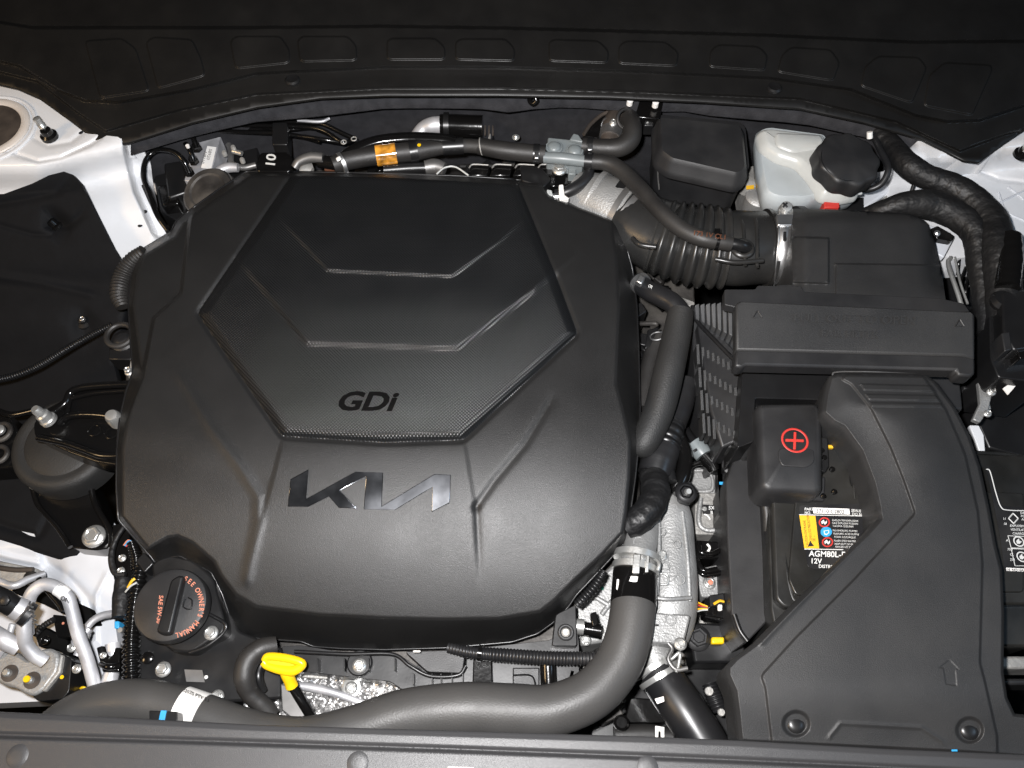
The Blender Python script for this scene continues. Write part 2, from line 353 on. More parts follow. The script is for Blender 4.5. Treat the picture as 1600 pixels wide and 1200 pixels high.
def relief(name, outline, base, m, parent=None, step=9, feats=(), skirt=(), ds=None, split=None, names=None, bottom=False):
    """a moulded sheet: outline and features in photo pixels, base(U,V)->height in metres, skirt: (outward m, dz m) rings"""
    H = lambda U, V: base(U, V)+sum(f(U, V) for f in feats)
    O = resample(outline, ds or step*.7); pts = [O]
    u0, v0 = O.min(0); u1, v1 = O.max(0)
    gu = np.arange(u0, u1, step); gv = np.arange(v0, v1, step*.87); g = []
    for i, v in enumerate(gv): g.append(np.stack([gu+(step/2 if i % 2 else 0), np.full(gu.shape, v)], -1))
    G = np.concatenate(g)
    fp = []
    for f in feats:
        sp = min(step, max(2.5, f.w*.8)); s = resample(f.pts, sp, f.closed); t = np.gradient(s, axis=0); t /= np.hypot(t[:, 0], t[:, 1])[:, None]+1e-9
        nn = np.stack([-t[:, 1], t[:, 0]], -1)
        for k in ((-1.25, -.82, -.56, -.48, -.26, 0, .26, .48, .56, .82, 1.25) if f.closed else (-2.8, -2.1, -1.6, -.9, -.4, 0, .4, .9, 1.6, 2.1, 2.8)): fp.append(s+nn*k*f.w)
    if fp:
        Fp = np.concatenate(fp); 
        # thin the grid near feature samples
        keep = np.ones(len(G), bool)
        for f in feats: keep &= sdf_line(G[:, 0], G[:, 1], f.pts, f.closed) > (f.w*1.25 if f.closed else f.w*2.8)+1.2
        G = np.concatenate([G[keep], Fp])
    G = G[sdf(G[:, 0], G[:, 1], O) > step*.3]
    # drop near-duplicates
    key = np.round(G/0.55).astype(int); _, idx = np.unique(key, axis=0, return_index=True); G = G[idx]
    A = np.concatenate([O, G]); nO = len(O)
    vo, _, fc, ov, _, _ = delaunay_2d_cdt([Vector(p) for p in A], [(i, (i+1) % nO) for i in range(nO)], [], 0, 1e-4)
    A2 = np.array([tuple(p) for p in vo]); fc = np.array([f for f in fc])
    cen = A2[fc].mean(1); ok = inside(cen[:, 0], cen[:, 1], O); fc = fc[ok]
    Z = H(A2[:, 0], A2[:, 1]); W = PN(A2[:, 0], A2[:, 1], Z)
    def build(nm, faces, mm, sk):
        used, inv = np.unique(faces, return_inverse=True); f2 = inv.reshape(faces.shape)
        V = [tuple(x) for x in W[used]]; Fc = [tuple(int(k) for k in f) for f in f2]
        me = bpy.data.meshes.new(nm)
        if sk:
            remap = {}
            for new, old in enumerate(used):
                for o_i in ov[old]:
                    if o_i < nO: remap[o_i] = new
            loop = [remap[i] for i in range(nO) if i in remap]
            ring = loop; Wl = np.array([V[i] for i in loop]); c2 = Wl[:, :2]
            ar = 0.5*np.sum(c2[:, 0]*np.roll(c2[:, 1], -1)-np.roll(c2[:, 0], -1)*c2[:, 1]); s = 1 if ar > 0 else -1
            t = np.roll(c2, -2, 0)+np.roll(c2, -1, 0)-np.roll(c2, 1, 0)-np.roll(c2, 2, 0); t /= np.hypot(t[:, 0], t[:, 1])[:, None]+1e-9
            nn = np.stack([t[:, 1], -t[:, 0]], -1)*s
            for (off, dz) in sk:
                b0 = len(V)
                for i in range(len(loop)): V.append((Wl[i][0]+nn[i][0]*off, Wl[i][1]+nn[i][1]*off, Wl[i][2]+dz))
                new = list(range(b0, len(V)))
                for i in range(len(loop)): j = (i+1) % len(loop); Fc.append((ring[i], new[i], new[j], ring[j]))
                ring = new
        me.from_pydata(V, [], Fc)
        bm = bmesh.new(); bm.from_mesh(me); bmesh.ops.recalc_face_normals(bm, faces=bm.faces); bm.to_mesh(me); bm.free(); up_fix(me)
        return link(nm, me, mm, parent, angle=70)
    if split is not None:
        cin = inside(cen[ok][:, 0], cen[ok][:, 1], split)
        a = build(names[0], fc[~cin], m[0], skirt); b = build(names[1], fc[cin], m[1], ()); return a, b, H
    return build(name, fc, m, skirt), H
def strip(name, top, bot, m, parent=None, thick=0.0, bevel=0):
    """sheet between two 3-D polylines of (u,v,z)"""
    bm = bmesh.new(); a = [bm.verts.new(P(*p)) for p in top]; b = [bm.verts.new(P(*p)) for p in bot]
    for i in range(len(a)-1): bm.faces.new((a[i], b[i], b[i+1], a[i+1]))
    o = link(name, bm2me(bm, name), m, parent)
    if thick: s = o.modifiers.new('thickness', 'SOLIDIFY'); s.thickness = thick; s.offset = -1
    return o
def fence_wall(name, pts, z, dz, m, parent=None, thick=0.004):
    """upright sheet under a polyline of (u,v) seen at height z"""
    bm = bmesh.new(); w = wpts(pts, z); a = [bm.verts.new(p) for p in w]; b = [bm.verts.new(p+Vector((0, 0, -dz))) for p in w]
    for i in range(len(a)-1): bm.faces.new((a[i], b[i], b[i+1], a[i+1]))
    o = link(name, bm2me(bm, name), m, parent)
    if thick: s = o.modifiers.new('thickness', 'SOLIDIFY'); s.thickness = thick
    return o
def decal(name, pts, zf, m, parent=None, lift=0.0004, th=0.0004):
    """thin sticker lying on a surface"""
    zf_ = zf if callable(zf) else (lambda u, v: zf)
    bm = bmesh.new(); vt = []; vb = []
    for p in pts:
        z = float(zf_(np.array(float(p[0])), np.array(float(p[1])))); w = P(p[0], p[1], z+lift); vt.append(bm.verts.new(w)); vb.append(bm.verts.new(w-Vector((0, 0, th))))
    n = len(pts); bm.faces.new(vt); bm.faces.new(vb[::-1])
    for i in range(n): bm.faces.new((vt[i], vb[i], vb[(i+1) % n], vt[(i+1) % n]))
    bmesh.ops.triangulate(bm, faces=[f for f in bm.faces if len(f.verts) > 4])
    return link(name, bm2me(bm, name), m, parent)
def text(s, u, v, su, zf, m, parent, name='lettering', rot=0, sv=None, shear=0, lift=0.0005, th=0.0004, bold=0.0, align='LEFT', space=1.0, fmap=None):
    """lettering laid on a surface; su = letter height in px, sv = width factor, rot degrees clockwise in the picture"""
    c = bpy.data.curves.new('t', 'FONT'); c.body = s; c.size = 1; c.offset = bold; c.align_x = align; c.space_character = space; c.resolution_u = 3
    c.extrude = 0.5
    ob = bpy.data.objects.new('t', c); COL.objects.link(ob); dg = bpy.context.evaluated_depsgraph_get(); dg.update()
    me = bpy.data.meshes.new_from_object(ob.evaluated_get(dg)); bpy.data.objects.remove(ob); bpy.data.curves.remove(c)
    zf_ = zf if callable(zf) else (lambda U, V: np.full(np.shape(U), zf))
    n = len(me.vertices)
    if n == 0: return None
    co = np.empty(n*3); me.vertices.foreach_get('co', co); co = co.reshape(-1, 3)
    x = (co[:, 0]+shear*co[:, 1])*(sv or 1.0)*su*1.4; y = -co[:, 1]*su*1.4; a = R(rot)
    if fmap: U, V = fmap(x, y)
    else: U = u+x*math.cos(a)-y*math.sin(a); V = v+x*math.sin(a)+y*math.cos(a)
    Z = zf_(U, V)+lift+co[:, 2]*th
    W = PN(U, V, Z); me.vertices.foreach_set('co', W.reshape(-1)); me.update(); me.materials.clear()
    return link(name, me, m, parent, smooth=False)
def poly_raised(name, pts, H, lift, m, parent, bevel=0.0004):
    bm = bmesh.new(); vt = []; vb = []
    for p in pts:
        z = float(H(np.array(float(p[0])), np.array(float(p[1]))))
        vt.append(bm.verts.new(P(p[0], p[1], z+lift))); vb.append(bm.verts.new(P(p[0], p[1], z-0.001)))
    n = len(pts); bm.faces.new(vt); bm.faces.new(vb[::-1])
    for i in range(n): bm.faces.new((vt[i], vb[i], vb[(i+1) % n], vt[(i+1) % n]))
    bmesh.ops.triangulate(bm, faces=[f for f in bm.faces if len(f.verts) > 4])
    o = link(name, bm2me(bm, name), m, parent, angle=20); 
    if bevel:
        b = o.modifiers.new('bevel', 'BEVEL'); b.width = bevel; b.segments = 2; b.limit_method = 'ANGLE'; b.angle_limit = R(50)
    return o
UP = (0, 0, 1)
def cyl_z(u, v, c, ry, rz):
    """height of the near face of a lying cylinder (centre c, semi-axes in metres) where it shows at (u, v)"""
    d = P(u, v, -1.0)-CAM; o = CAM-c; A = (d.y/ry)**2+(d.z/rz)**2; B = 2*(o.y*d.y/ry**2+o.z*d.z/rz**2); C = (o.y/ry)**2+(o.z/rz)**2-1
    q = max(0.0, B*B-4*A*C); t = (-B-math.sqrt(q))/(2*A); return (CAM+d*t).z

# ================================================================== SETTING
def quad_floor():
    bm = bmesh.new()
    for x, y in ((-2, -1.5), (2, -1.5), (2, 2), (-2, 2)): bm.verts.new((x, y, -0.62))
    bm.faces.new(bm.verts); return bm2me(bm, 'ground')
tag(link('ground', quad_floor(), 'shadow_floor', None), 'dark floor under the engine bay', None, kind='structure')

# ================================================================== ENGINE COVER
OUT = [(385,268),(475,269),(600,271),(720,275),(800,280),(846,285),(858,300),(905,324),(952,340),(968,352),(980,390),(988,420),(995,480),
       (998,560),(1000,640),(997,700),(992,750),(985,800),(978,846),(940,888),(900,930),(888,948),(865,972),(840,990),(800,1003),(700,1012),(600,1015),
       (530,1013),(490,1010),(470,1002),(400,997),(372,990),(358,960),(348,930),(330,894),(300,878),(280,868),(262,872),(243,880),(236,870),(185,812),
       (182,760),(183,700),(187,655),(197,612),(208,580),(204,530),(201,475),(205,430),(213,402),(222,390),(268,362),(276,346),(300,326),(345,294)]
OUT = rnd(OUT, 4, 2)
HEX = rnd([(478,240),(308,490),(440,682),(600,692),(724,688),(903,522),(868,428),(790,240)], 7, 3)
TER1 = [(380,282),(435,340),(512,423),(706,432),(780,380),(850,310),(830,200),(430,200)]
TER2 = [(330,365),(375,410),(480,537),(714,545),(835,455),(900,400),(850,180),(400,180)]
CEN = [(442,684),(600,694),(726,690),(742,790),(748,915),(742,1090),(380,1090),(388,905),(398,850),(428,740)]
FACE = [(392,274),(600,277),(846,291),(856,308),(955,346),(964,400),(968,480),(963,600),(972,632),(986,690),(984,745),(979,800),(974,832),(940,869),
        (900,906),(866,940),(844,957),(780,968),(690,969),(600,967),(500,962),(400,949),(368,930),(345,900),(334,878),(300,848),(278,838),(262,840),
        (232,858),(190,806),(190,700),(198,655),(212,610),(222,585),(214,530),(207,475),(213,430),(225,398),(272,370),(284,350),(306,332)]
LFT = [(300,318),(292,375),(283,458),(240,497),(222,590),(196,655),(120,655),(120,250),(280,250)]
def cover_base(U, V):
    U = np.asarray(U, float); V = np.asarray(V, float)
    y = (V-600)*-0.0008; x = (U-600)*0.0008
    z = 0.004-0.045*x*x
    f = np.maximum(0, -y-0.02); z = z-0.80*f*f
    b = np.maximum(0, y-0.10); z = z-0.35*b*b
    # shoulders fall away left and right of the raised middle
    dR = sm((U-880)/120); z = z-0.003*dR
    df = sdf(U, V, FACE); do = sdf(U, V, OUT); s = np.where(df < 0, np.clip(-df/(-df+np.maximum(do, 0)+1e-6), 0, 1), 0)
    dep = 0.036+0.024*np.maximum(sm((V-800)/80), sm((U-940)/30)*sm((V-380)/60))
    z = z-dep*s**1.1-0.0015*sm(1-df/4)*(df >= 0)-0.0015*(df < 0)
    return z
HEXI = inset(HEX, 8)
feats = [Step(HEXI, 0.0060, 13, lin=True), Ridge(HEX+[HEX[0]], -0.0026, 3.6),
         Step(TER1, 0.0032, 5.5, lambda U, V: sm((V-325)/80), True), Step(TER2, 0.0042, 8, lambda U, V: sm((V-380)/110), True),
         Step(CEN, 0.0012, 9, lambda U, V: sm((V-670)/40)*sm((930-V)/110)),
         Ridge([(858,632),(820,695),(772,752),(744,792)], -0.0020, 6), Ridge([(744,792),(747,850),(750,905),(752,930)], -0.0015, 6, lambda U, V: sm((935-V)/120)), Ridge([(838,440),(830,475),(822,505)], 0.0018, 9),
         Ridge([(285,592),(330,668),(372,725),(404,775),(404,815),(392,870),(386,905)], 0.0018, 8),
         Ridge([(797,275),(830,345),(868,428)], 0.0012, 5),
         Step(FACE, 0.0, 5), Step(LFT, -0.009, 7), Ridge([(185,706),(260,720),(395,760)], -0.0008, 30)]
T = thing('engine_cover', 'large matt black moulded cover with raised hexagon panel and chrome-dark emblem over the engine', 'engine cover', 590, 640, -0.12)
shell, panel, HC = relief('shell', OUT, cover_base, ['cover_plastic', 'dot_plastic'], T, step=9, feats=feats,
                          skirt=((0.0012, -0.001), (0.001, -0.004), (-0.001, -0.012), (-0.004, -0.03)), ds=6, split=HEX, names=('cover_shell', 'hexagon_panel'))
panel['label'] = 'raised hexagon panel with fine dotted texture'
o = np.array(resample(OUT, 8)); tube('rim', [(p[0], p[1], float(HC(np.array(p[0]), np.array(p[1])))-0.0005, 1.9) for p in o]+[(o[0][0], o[0][1], float(HC(np.array(o[0][0]), np.array(o[0][1])))-0.0005, 1.9)], 'smooth_plastic', T, nseg=8, per=2)
z4 = lambda pts: [(400+x/3.81, 590+y/3.81) for x, y in pts]
EMB = z4([(188,768),(205,605),(312,546),(299,722),(590,560),(757,566),(749,765),(1062,574),(1160,578),(1153,745),(1046,800),(1050,652),(830,787),(640,784),
          (656,588),(500,672),(602,779),(492,775),(434,707),(312,769)])
poly_raised('emblem', EMB, HC, 0.0022, 'chrome', T, 0.0006)
# lettering on the panel: sheared, wide
def unused_map(x, y): return 521+x, 641+y*1.0+x*0.018
text('GDi', 0, 0, 29, HC, 'gloss_black', T, fmap=lambda x, y: (523+x, 640+y+x*0.012), shear=0.32, sv=1.32, bold=0.035, lift=0.0002, th=0.0022)
# scuffs and dust specks on the plastic
for (a, b) in (((398,398),(403,402)),((886,352),(891,353)),((432,316),(437,318))): pass

# ================================================================== COWL PANEL (under the windscreen)
CO = [(-220,-30),(-30,-30),(1640,-30),(1820,-30),(1820,170),(1640,170),(1602,202),(1570,224),(1530,253),(1507,250),(1440,216),(1350,190),(1250,168),(1100,158),(950,151),(780,148),(600,148),
      (500,152),(400,166),(300,190),(200,222),(166,227),(150,219),(110,188),(60,152),(26,137),(-30,124),(-220,124)]
FR = [(-220,-60),(-30,-60),(1640,-60),(1820,-60),(1820,150),(1640,150),(1600,165),(1530,188),(1480,190),(1430,180),(1330,140),(1200,122),(1000,112),(780,105),(600,105),(400,115),(300,140),(185,160),(132,157),(90,140),(30,103),(-30,88),(-220,88)]
TP = [(-220,-60),(-40,-60),(1640,-60),(1820,-60),(1820,64),(1640,64),(1430,66),(1200,55),(800,44),(600,41),(400,43),(50,43),(-30,30),(-220,30)]
LOW = [(-220,-60),(-40,-60),(1650,-60),(1820,-60),(1820,190),(1650,190),(1570,210),(1500,236),(1400,190),(1250,154),(1000,143),(780,137),(600,137),(400,147),(280,172),(165,205),(120,175),(60,128),(-30,105),(-220,105)]
def cowl_base(U, V): return 0.035+np.clip((150-V)/150, -0.6, 1.4)*0.045+np.clip((np.abs(U-800)-500)/300, 0, 1.2)*-0.010
cf = [Step(FR, 0.010, 5), Step(TP, -0.020, 5), Step(LOW, 0.006, 4)]
for a in ([(133,64),(190,60),(212,76),(233,142),(157,153)], [(228,66),(240,58),(300,62),(314,92),(320,118),(247,138)], [(360,65),(368,57),(438,57),(452,78),(452,98),(368,107)],
          [(465,64),(472,57),(543,57),(557,72),(557,94),(469,96)], [(605,64),(612,60),(680,60),(695,74),(695,93),(605,93)], [(712,93),(712,66),(720,61),(790,61),(804,76),(803,95)],
          [(858,95),(858,66),(866,62),(935,64),(951,80),(949,98)], [(967,99),(967,72),(978,64),(1040,66),(1060,82),(1057,103)], [(1108,104),(1110,80),(1122,70),(1185,73),(1199,86),(1195,110)],
          [(1215,112),(1222,86),(1236,74),(1298,78),(1312,98),(1302,126)], [(1345,134),(1352,104),(1372,88),(1436,90),(1448,106),(1425,161)], [(1444,165),(1452,118),(1476,98),(1548,102),(1550,110),(1519,180)]):
    cf.append(Step(rnd(a, 6, 2), 0.0018, 3.2))
T = thing('cowl', 'long black moulded panel with shallow pressed pads along the base of the windscreen', 'cowl panel', 800, 60, 0.0)
_, HW = relief('panel', CO, cowl_base, 'cowl_plastic', T, step=9, feats=cf, skirt=((0.001, -0.002), (0.0, -0.005)), ds=8)
for (u, v) in ((457,125),(1210,137)):
    z = float(HW(np.array(float(u)), np.array(float(v)))); lathe('push_pin', [(12,-2),(12,1),(9,3),(5,2.2),(3,2)], u, v, z, 'smooth_plastic', T, n=24)

# firewall insulation
T = thing('firewall', 'black felt covered wall at the back of the engine bay under the cowl panel', 'firewall', 800, 240, -0.3)
us = np.linspace(206, 1460, 33)
def lip(u): return np.interp(u, [180,300,400,600,780,1000,1100,1250,1350,1460],[225,190,165,146,146,150,156,166,190,222])
strip('upper_insulation', [(u, lip(u)-8, 0.0) for u in us], [(u, lip(u)+26+(5*math.sin(u/90)+4*math.sin(u/37) if 780 < u < 1100 else 2*math.sin(u/60)), -0.02) for u in us], 'felt_light', T, thick=0.012)
fence_wall('wall_insulation', [(u, lip(u)+6) for u in us], -0.03, 0.34, 'felt', T, 0.006)
lathe('stud_plate', [(6,0),(6,1),(3,1),(3,4),(2,5)], 806,215,-0.06,'zinc',T,n=16)

# ================================================================== LEFT BODY
WB = [(-220,100),(-30,100),(60,138),(170,208),(204,210),(214,212),(219,250),(229,300),(258,362),(228,392),(208,430),(198,470),(-30,480),(-220,480)]
def wl(U, V): 
    z = 0.012-0.06*sm((V-(252-0.25*(U-60)*(U > 60)))/60)*(U < 400)-0.08*sm((V-300)/150)
    return z
T = thing('fender_panel', 'white painted inner wing with strut tower at the left edge behind the foam pad', 'body panel', 100, 260, -0.15)
_, HL = relief('panel', WB, wl, 'white_paint', T, step=10, feats=[Ridge([(12,236),(60,252),(95,246),(140,225),(158,214)], -0.003, 3), Ridge([(45,195),(52,215),(75,228),(110,222),(132,205)], -0.002, 4),
       Step([(193,180),(196,232),(212,300),(245,372),(300,372),(300,180)], -0.022, 12)], skirt=((0, -0.05),), ds=7)
zt = 0.013
lathe('tower_hole', [(52,0.5),(50,0.5),(46,-6),(30,-7)], -18,200,zt+0.001,'dark_brown',T,n=40)
ringm('tower_rim', 56, 7, -18, 200, zt+0.001, 'primer_paint', T, flat=0.5)
ringm('tower_flange', 70, 3, -18, 202, zt, 'white_paint', T, flat=0.7)
for (u, v) in ((126,207),(219,352),(226,331)): lathe('drain_hole', [(4,0),(3,0.6),(1,0.8)], u, v, float(HL(np.array(float(u)), np.array(float(v)))), 'ink', T, n=12)
T = thing('strut_stud', 'silver threaded stud with black nut on the white strut tower, left of the cowl panel', 'stud', 78, 213, zt)
lathe('nut', [(13,-1),(13,5),(9,8),(8,15),(5,17)], 78,214,zt,'gloss_black',T,n=20)
lathe('thread', [(6,12),(6,18),(5.4,18.5),(6,19),(5.4,20),(6,21),(5.4,22),(6,23),(5.4,24),(5.8,33),(4,34)], 77,212,zt,'zinc',T,n=14,axis=(-0.12,0.1,1))
# right strut
WR = [(1380,268),(1440,215),(1500,243),(1535,250),(1640,170),(1820,170),(1820,430),(1640,430),(1590,405),(1530,400),(1490,404),(1466,398),(1442,350),(1350,330),(1345,300),(1330,275)]
def wr(U, V): return 0.0-0.05*sm((V-225-(1600-U)*0.12)/40)-0.05*sm((1440-U)/80)
T = thing('fender_panel', 'white painted inner wing with strut tower at the right edge behind the taped harness', 'body panel', 1500, 330, -0.15)
_, HR = relief('panel', WR, wr, 'white_paint', T, step=11, feats=[Ridge([(1520,262),(1560,280),(1640,290)], -0.003, 3), Ridge([(1545,200),(1560,252),(1640,262)], 0.002, 4)], skirt=((0, -0.05),), ds=8)
for a in (([(1560,300),(1572,330),(1600,345)]), ([(1575,292),(1600,312)]), ([(1545,325),(1600,298)])):
    tube('sealant_bead', [(u, v, float(HR(np.array(float(u)), np.array(float(v))))+0.0005) for u, v in a], 'undercoat', T, r=1.6, nseg=6)
T = thing('strut_stud', 'silver stud with black nut on the white tower at the right edge', 'stud', 1596, 240, 0.0)
lathe('nut', [(13,-1),(13,4),(9,7),(8,12)], 1596,242,0.0,'gloss_black',T,n=20); lathe('thread', [(6,10),(6,24),(4,26)], 1596,241,0.0,'zinc',T,n=14)
# floor of the wheel house behind the foam: dark
# ---- foam pads left
FP = [(-220,304),(-30,304),(6,303),(50,287),(84,270),(100,268),(114,273),(126,286),(150,335),(175,385),(200,425),(196,470),(185,520),(175,560),(185,600),(160,650),(100,640),(-30,680),(-220,680)]
def fpz(U, V): 
    return -0.012-0.0006*(V-300)*(V > 300)-0.006*sm((V-410)/40)*sm((470-V)/60+0.4)+0.006*np.exp(-((V-505-0.1*U)/40)**2)
T = thing('foam_pad', 'black sound-absorbing foam pad with buttoned clips covering the left wing', 'foam pad', 90, 450, -0.25)
_, HF = relief('pad', FP, fpz, 'foam', T, step=9, feats=[Ridge([(83,346),(92,352)], -0.016, 13), Ridge([(0,318),(40,312),(90,300),(110,278)], -0.003, 6), Ridge([(0,352),(50,366),(80,368)], -0.002, 4), Ridge([(130,505),(128,500)], -0.012, 14),
       Ridge([(-10,432),(60,442),(140,460)], 0.004, 7), Ridge([(105,355),(125,338)], -0.003, 6)], skirt=((0.002, -0.006), (0, -0.02)), ds=6)
lathe('button', [(13,-4),(13,0),(8,2),(7,10),(4,11)], 86,352,float(HF(np.array(86.), np.array(352.))), 'gloss_black', T, n=20, axis=(-0.5,0.25,1))
lathe('button', [(12,-4),(12,0),(6,2),(6,8),(4,9)], 131,503,float(HF(np.array(131.), np.array(503.))), 'smooth_plastic', T, n=20); bolt(130,500,float(HF(np.array(130.), np.array(500.)))+0.006,6,T,'steel',flange=False)
FP2 = [(-220,735),(-30,735),(12,732),(40,716),(80,740),(120,790),(135,850),(120,868),(95,872),(70,864),(0,842),(-30,836),(-220,836)]
_, H2 = relief('foam_pad', FP2, lambda U, V: -0.172+0*U-0.0001*(V-740), 'foam', None, step=10, feats=[Ridge([(0,820),(60,838),(80,800)], -0.004, 6)], skirt=((0.002, -0.006), (0, -0.02)))
tag(bpy.data.objects['pad'] if False else _, 'small black foam pad on the lower left beside the mount bracket foot', 'foam pad')
o = tube('corrugated_conduit', [(-20,596,-0.10),(20,588,-0.10),(60,572,-0.10),(105,545,-0.09),(150,520,-0.09),(175,508,-0.09)], 'smooth_plastic', None, r=6.2, corr=(3.6, .28), nseg=12)
tag(o, 'thin glossy ribbed conduit crossing the black foam on the left', 'conduit')
T = thing('cable_grommet', 'round black rubber grommet with hooked lip beside the left edge of the cover', 'grommet', 187, 530, -0.12)
ringm('lip', 20, 4.5, 187, 524, -0.085, 'rubber', T, n=30); lathe('body', [(19,-30),(19,-4),(12,0),(8,3),(4,3)], 190,530,-0.085,'clean_rubber',T,n=24); box('foot', 170,545,205,562,-0.09,0.03,'smooth_plastic',T)
o = tube('edge_conduit', [(225,392,-0.03,10),(206,408,-0.04,13),(192,432,-0.05,15),(186,460,-0.055,14),(192,480,-0.06,11)], 'rubber', None, corr=(5, .12), nseg=16)
tag(o, 'dusty black ribbed hose bulging out at the left rear of the cover', 'hose')
T = thing('bracket_ear', 'pale metal ear with rounded bolt at the left edge of the cover', 'bracket', 203, 580, -0.06)
prism('plate', [(204,560),(210,575),(211,605),(205,600),(200,588)], -0.055, 0.006, 'dirty_alu', T); bolt(202,581,-0.05,7,T,'zinc',h=1.2)

# ================================================================== RIGHT SIDE: air box, duct, battery
# ---- battery tray side panel
T = thing('battery_tray', 'black plastic battery tray with upright side panel between gearbox and battery', 'battery tray', 1165, 850, -0.3)
prism('side_panel', [(1134,752),(1150,705),(1186,694),(1196,760),(1210,955),(1204,966),(1165,1006),(1150,985),(1143,960),(1136,830)], -0.085, 0.16, 'plastic', T, 0.002)
prism('panel_edge', [(1186,690),(1192,690),(1202,800),(1214,958),(1207,964),(1196,850)], -0.070, 0.05, 'smooth_plastic', T)
prism('foot', [(1118,712),(1150,705),(1145,745),(1124,800),(1133,850),(1130,700)], -0.12, 0.05, 'smooth_plastic', T)
lathe('push_pin', [(15,-3),(15,1),(12,3),(7,3),(6,6),(3,6)], 1143,728,-0.108,'plastic',T,n=24)
tube('edge_strip', [(1147,960,-0.08),(1156,985,-0.08),(1168,1002,-0.08)], 'smooth_plastic', T, r=4)
decal('blue_mark', [(1124,753),(1133,753),(1133,758),(1124,757)], -0.118, 'blue', T, lift=0.004)
decal('green_line', [(1118,701),(1150,700),(1150,702),(1118,703)], -0.118, 'green', T, lift=0.006)

# ---- battery
ZB = -0.045
T = thing('battery', 'black car battery with printed warning label, half hidden under the air duct', 'battery', 1400, 820, ZB-0.19)
case = prism('case', rnd([(1196,690),(1345,690),(1350,697),(1560,704),(1620,712),(1620,1010),(1215,1010),(1204,950)], 5), ZB-0.012, 0.17, 'battery_case', T, 0.004)
prism('lid', rnd([(1206,770),(1280,772),(1292,700),(1336,698),(1620,712),(1620,944),(1226,950),(1212,936)], 8), ZB, 0.014, 'battery_case', T, 0.003)
prism('lid_step', rnd([(1240,820),(1250,700),(1325,702),(1330,760),(1600,770),(1600,925),(1243,930),(1232,905)], 6), ZB+0.004, 0.006, 'battery_case', T, 0.0015)
tube('side_rib', [(1204,850,ZB-0.02,8),(1211,900,ZB-0.02,10),(1218,955,ZB-0.02,10)], 'battery_case', T, nseg=12)
tube('side_rib', [(1224,850,ZB-0.004,5),(1230,900,ZB-0.004,6),(1240,938,ZB-0.004,6),(1256,930,ZB-0.004,6)], 'battery_case', T, nseg=12)
ZL = ZB+0.0042
lab = decal('label', rnd([(1248,790),(1375,786),(1400,890),(1270,889),(1262,884)], 5), ZL, 'label_black', T)
lab['label'] = 'black printed label with part number and warning icons'
decal('number_field', [(1270,793),(1327,795),(1328,804),(1271,802)], ZL, 'paper', lab, lift=0.0009)
decal('warning_field', [(1249,805),(1274,806),(1280,857),(1257,857)], ZL, 'yellow_sticker', lab, lift=0.0009)
decal('rule', [(1249,803.5),(1362,806),(1362,807),(1249,804.7)], ZL, 'white_ink', lab, lift=0.0009)
decal('rule', [(1257,857.2),(1318,858.2),(1317,859.4),(1257,858.4)], ZL, 'white_ink', lab, lift=0.0009)
for (u, v, mm) in ((1288,816,'red'),(1291,831,'blue'),(1293,847,'red')):
    c = [(u+8.8*math.cos(a), v+7.8*math.sin(a)) for a in np.linspace(0, 2*math.pi, 22, endpoint=False)]
    decal('warning_icon', c, ZL, mm, lab, lift=0.0009)
    if mm == 'red':
        decal('icon_field', [(u+6.6*math.cos(a), v+5.8*math.sin(a)) for a in np.linspace(0, 2*math.pi, 18, endpoint=False)], ZL, 'label_black', lab, lift=0.0012)
        tri = [(u-5,v-1),(u-1,v-4),(u+1,v),(u+4,v-3),(u+4,v+1),(u+1,v+4),(u-1,v+1),(u-4,v+3)]
        decal('icon_mark', tri, ZL, 'white_ink', lab, lift=0.0015)
    else:
        decal('icon_mark', [(u-4,v-2),(u+4,v-3),(u+5,v+1),(u+1,v+5),(u-3,v+4)], ZL, 'white_ink', lab, lift=0.0012)
        decal('icon_mark', [(u-2.5,v-1),(u+3,v-2),(u+3.5,v+1),(u+1,v+3),(u-2,v+2.5)], ZL, 'blue', lab, lift=0.0015)
decal('warning_triangle', [(1262,854),(1266,845),(1272,853)], ZL, 'ink', lab, lift=0.0012)
text('PART', 1257, 797.5, 4.4, ZL, 'white_ink', lab, rot=1, lift=0.001, bold=0.02); text('NO.', 1257, 803, 4.0, ZL, 'white_ink', lab, rot=1, lift=0.001, bold=0.02)
text('37110-C2802', 1275, 801.2, 6.2, ZL, 'ink', lab, rot=2, lift=0.0014, sv=0.92, bold=0.01)
text('SEALED VRLA', 1330, 799.5, 4.2, ZL, 'white_ink', lab, rot=3, lift=0.001, bold=0.015); text('DO NOT OPEN', 1331, 805, 4.2, ZL, 'white_ink', lab, rot=3, lift=0.001, bold=0.015)
text('CAUTION ENTRAINE', 1263.5, 855, 4.0, ZL, 'ink', lab, rot=-97, lift=0.0014, sv=0.8); text('CONSULTEZ PRECAUTION', 1269, 846, 4.0, ZL, 'ink', lab, rot=-97, lift=0.0014, sv=0.62)
text('SE ..', 1274, 846, 4.0, ZL, 'ink', lab, rot=-97, lift=0.0014)
for i, (u, v) in enumerate([(1300,812),(1300,816.5),(1301,821),(1301,828),(1302,833),(1303,838),(1303,844),(1304,849),(1305,853.5)]):
    text(['SHIELD EYES EXPLOSIVE','GAZ EXPLOSIF PUEDEN','CAUSAR CEGUERA','NO SMOKING FLAMES','SULFURIC ACID BURNS','ACIDE SULFURIQUE','FLUSH EYES WATER','KEEP OUT OF REACH','RINCER LES YEUX'][i], u, v+2, 2.9, ZL, 'white_ink', lab, rot=2, lift=0.001, sv=0.95)
text('AGM80L-DIN', 1264, 869, 9.0, ZL, 'white_ink', lab, rot=2, lift=0.001, sv=1.0, bold=0.02)
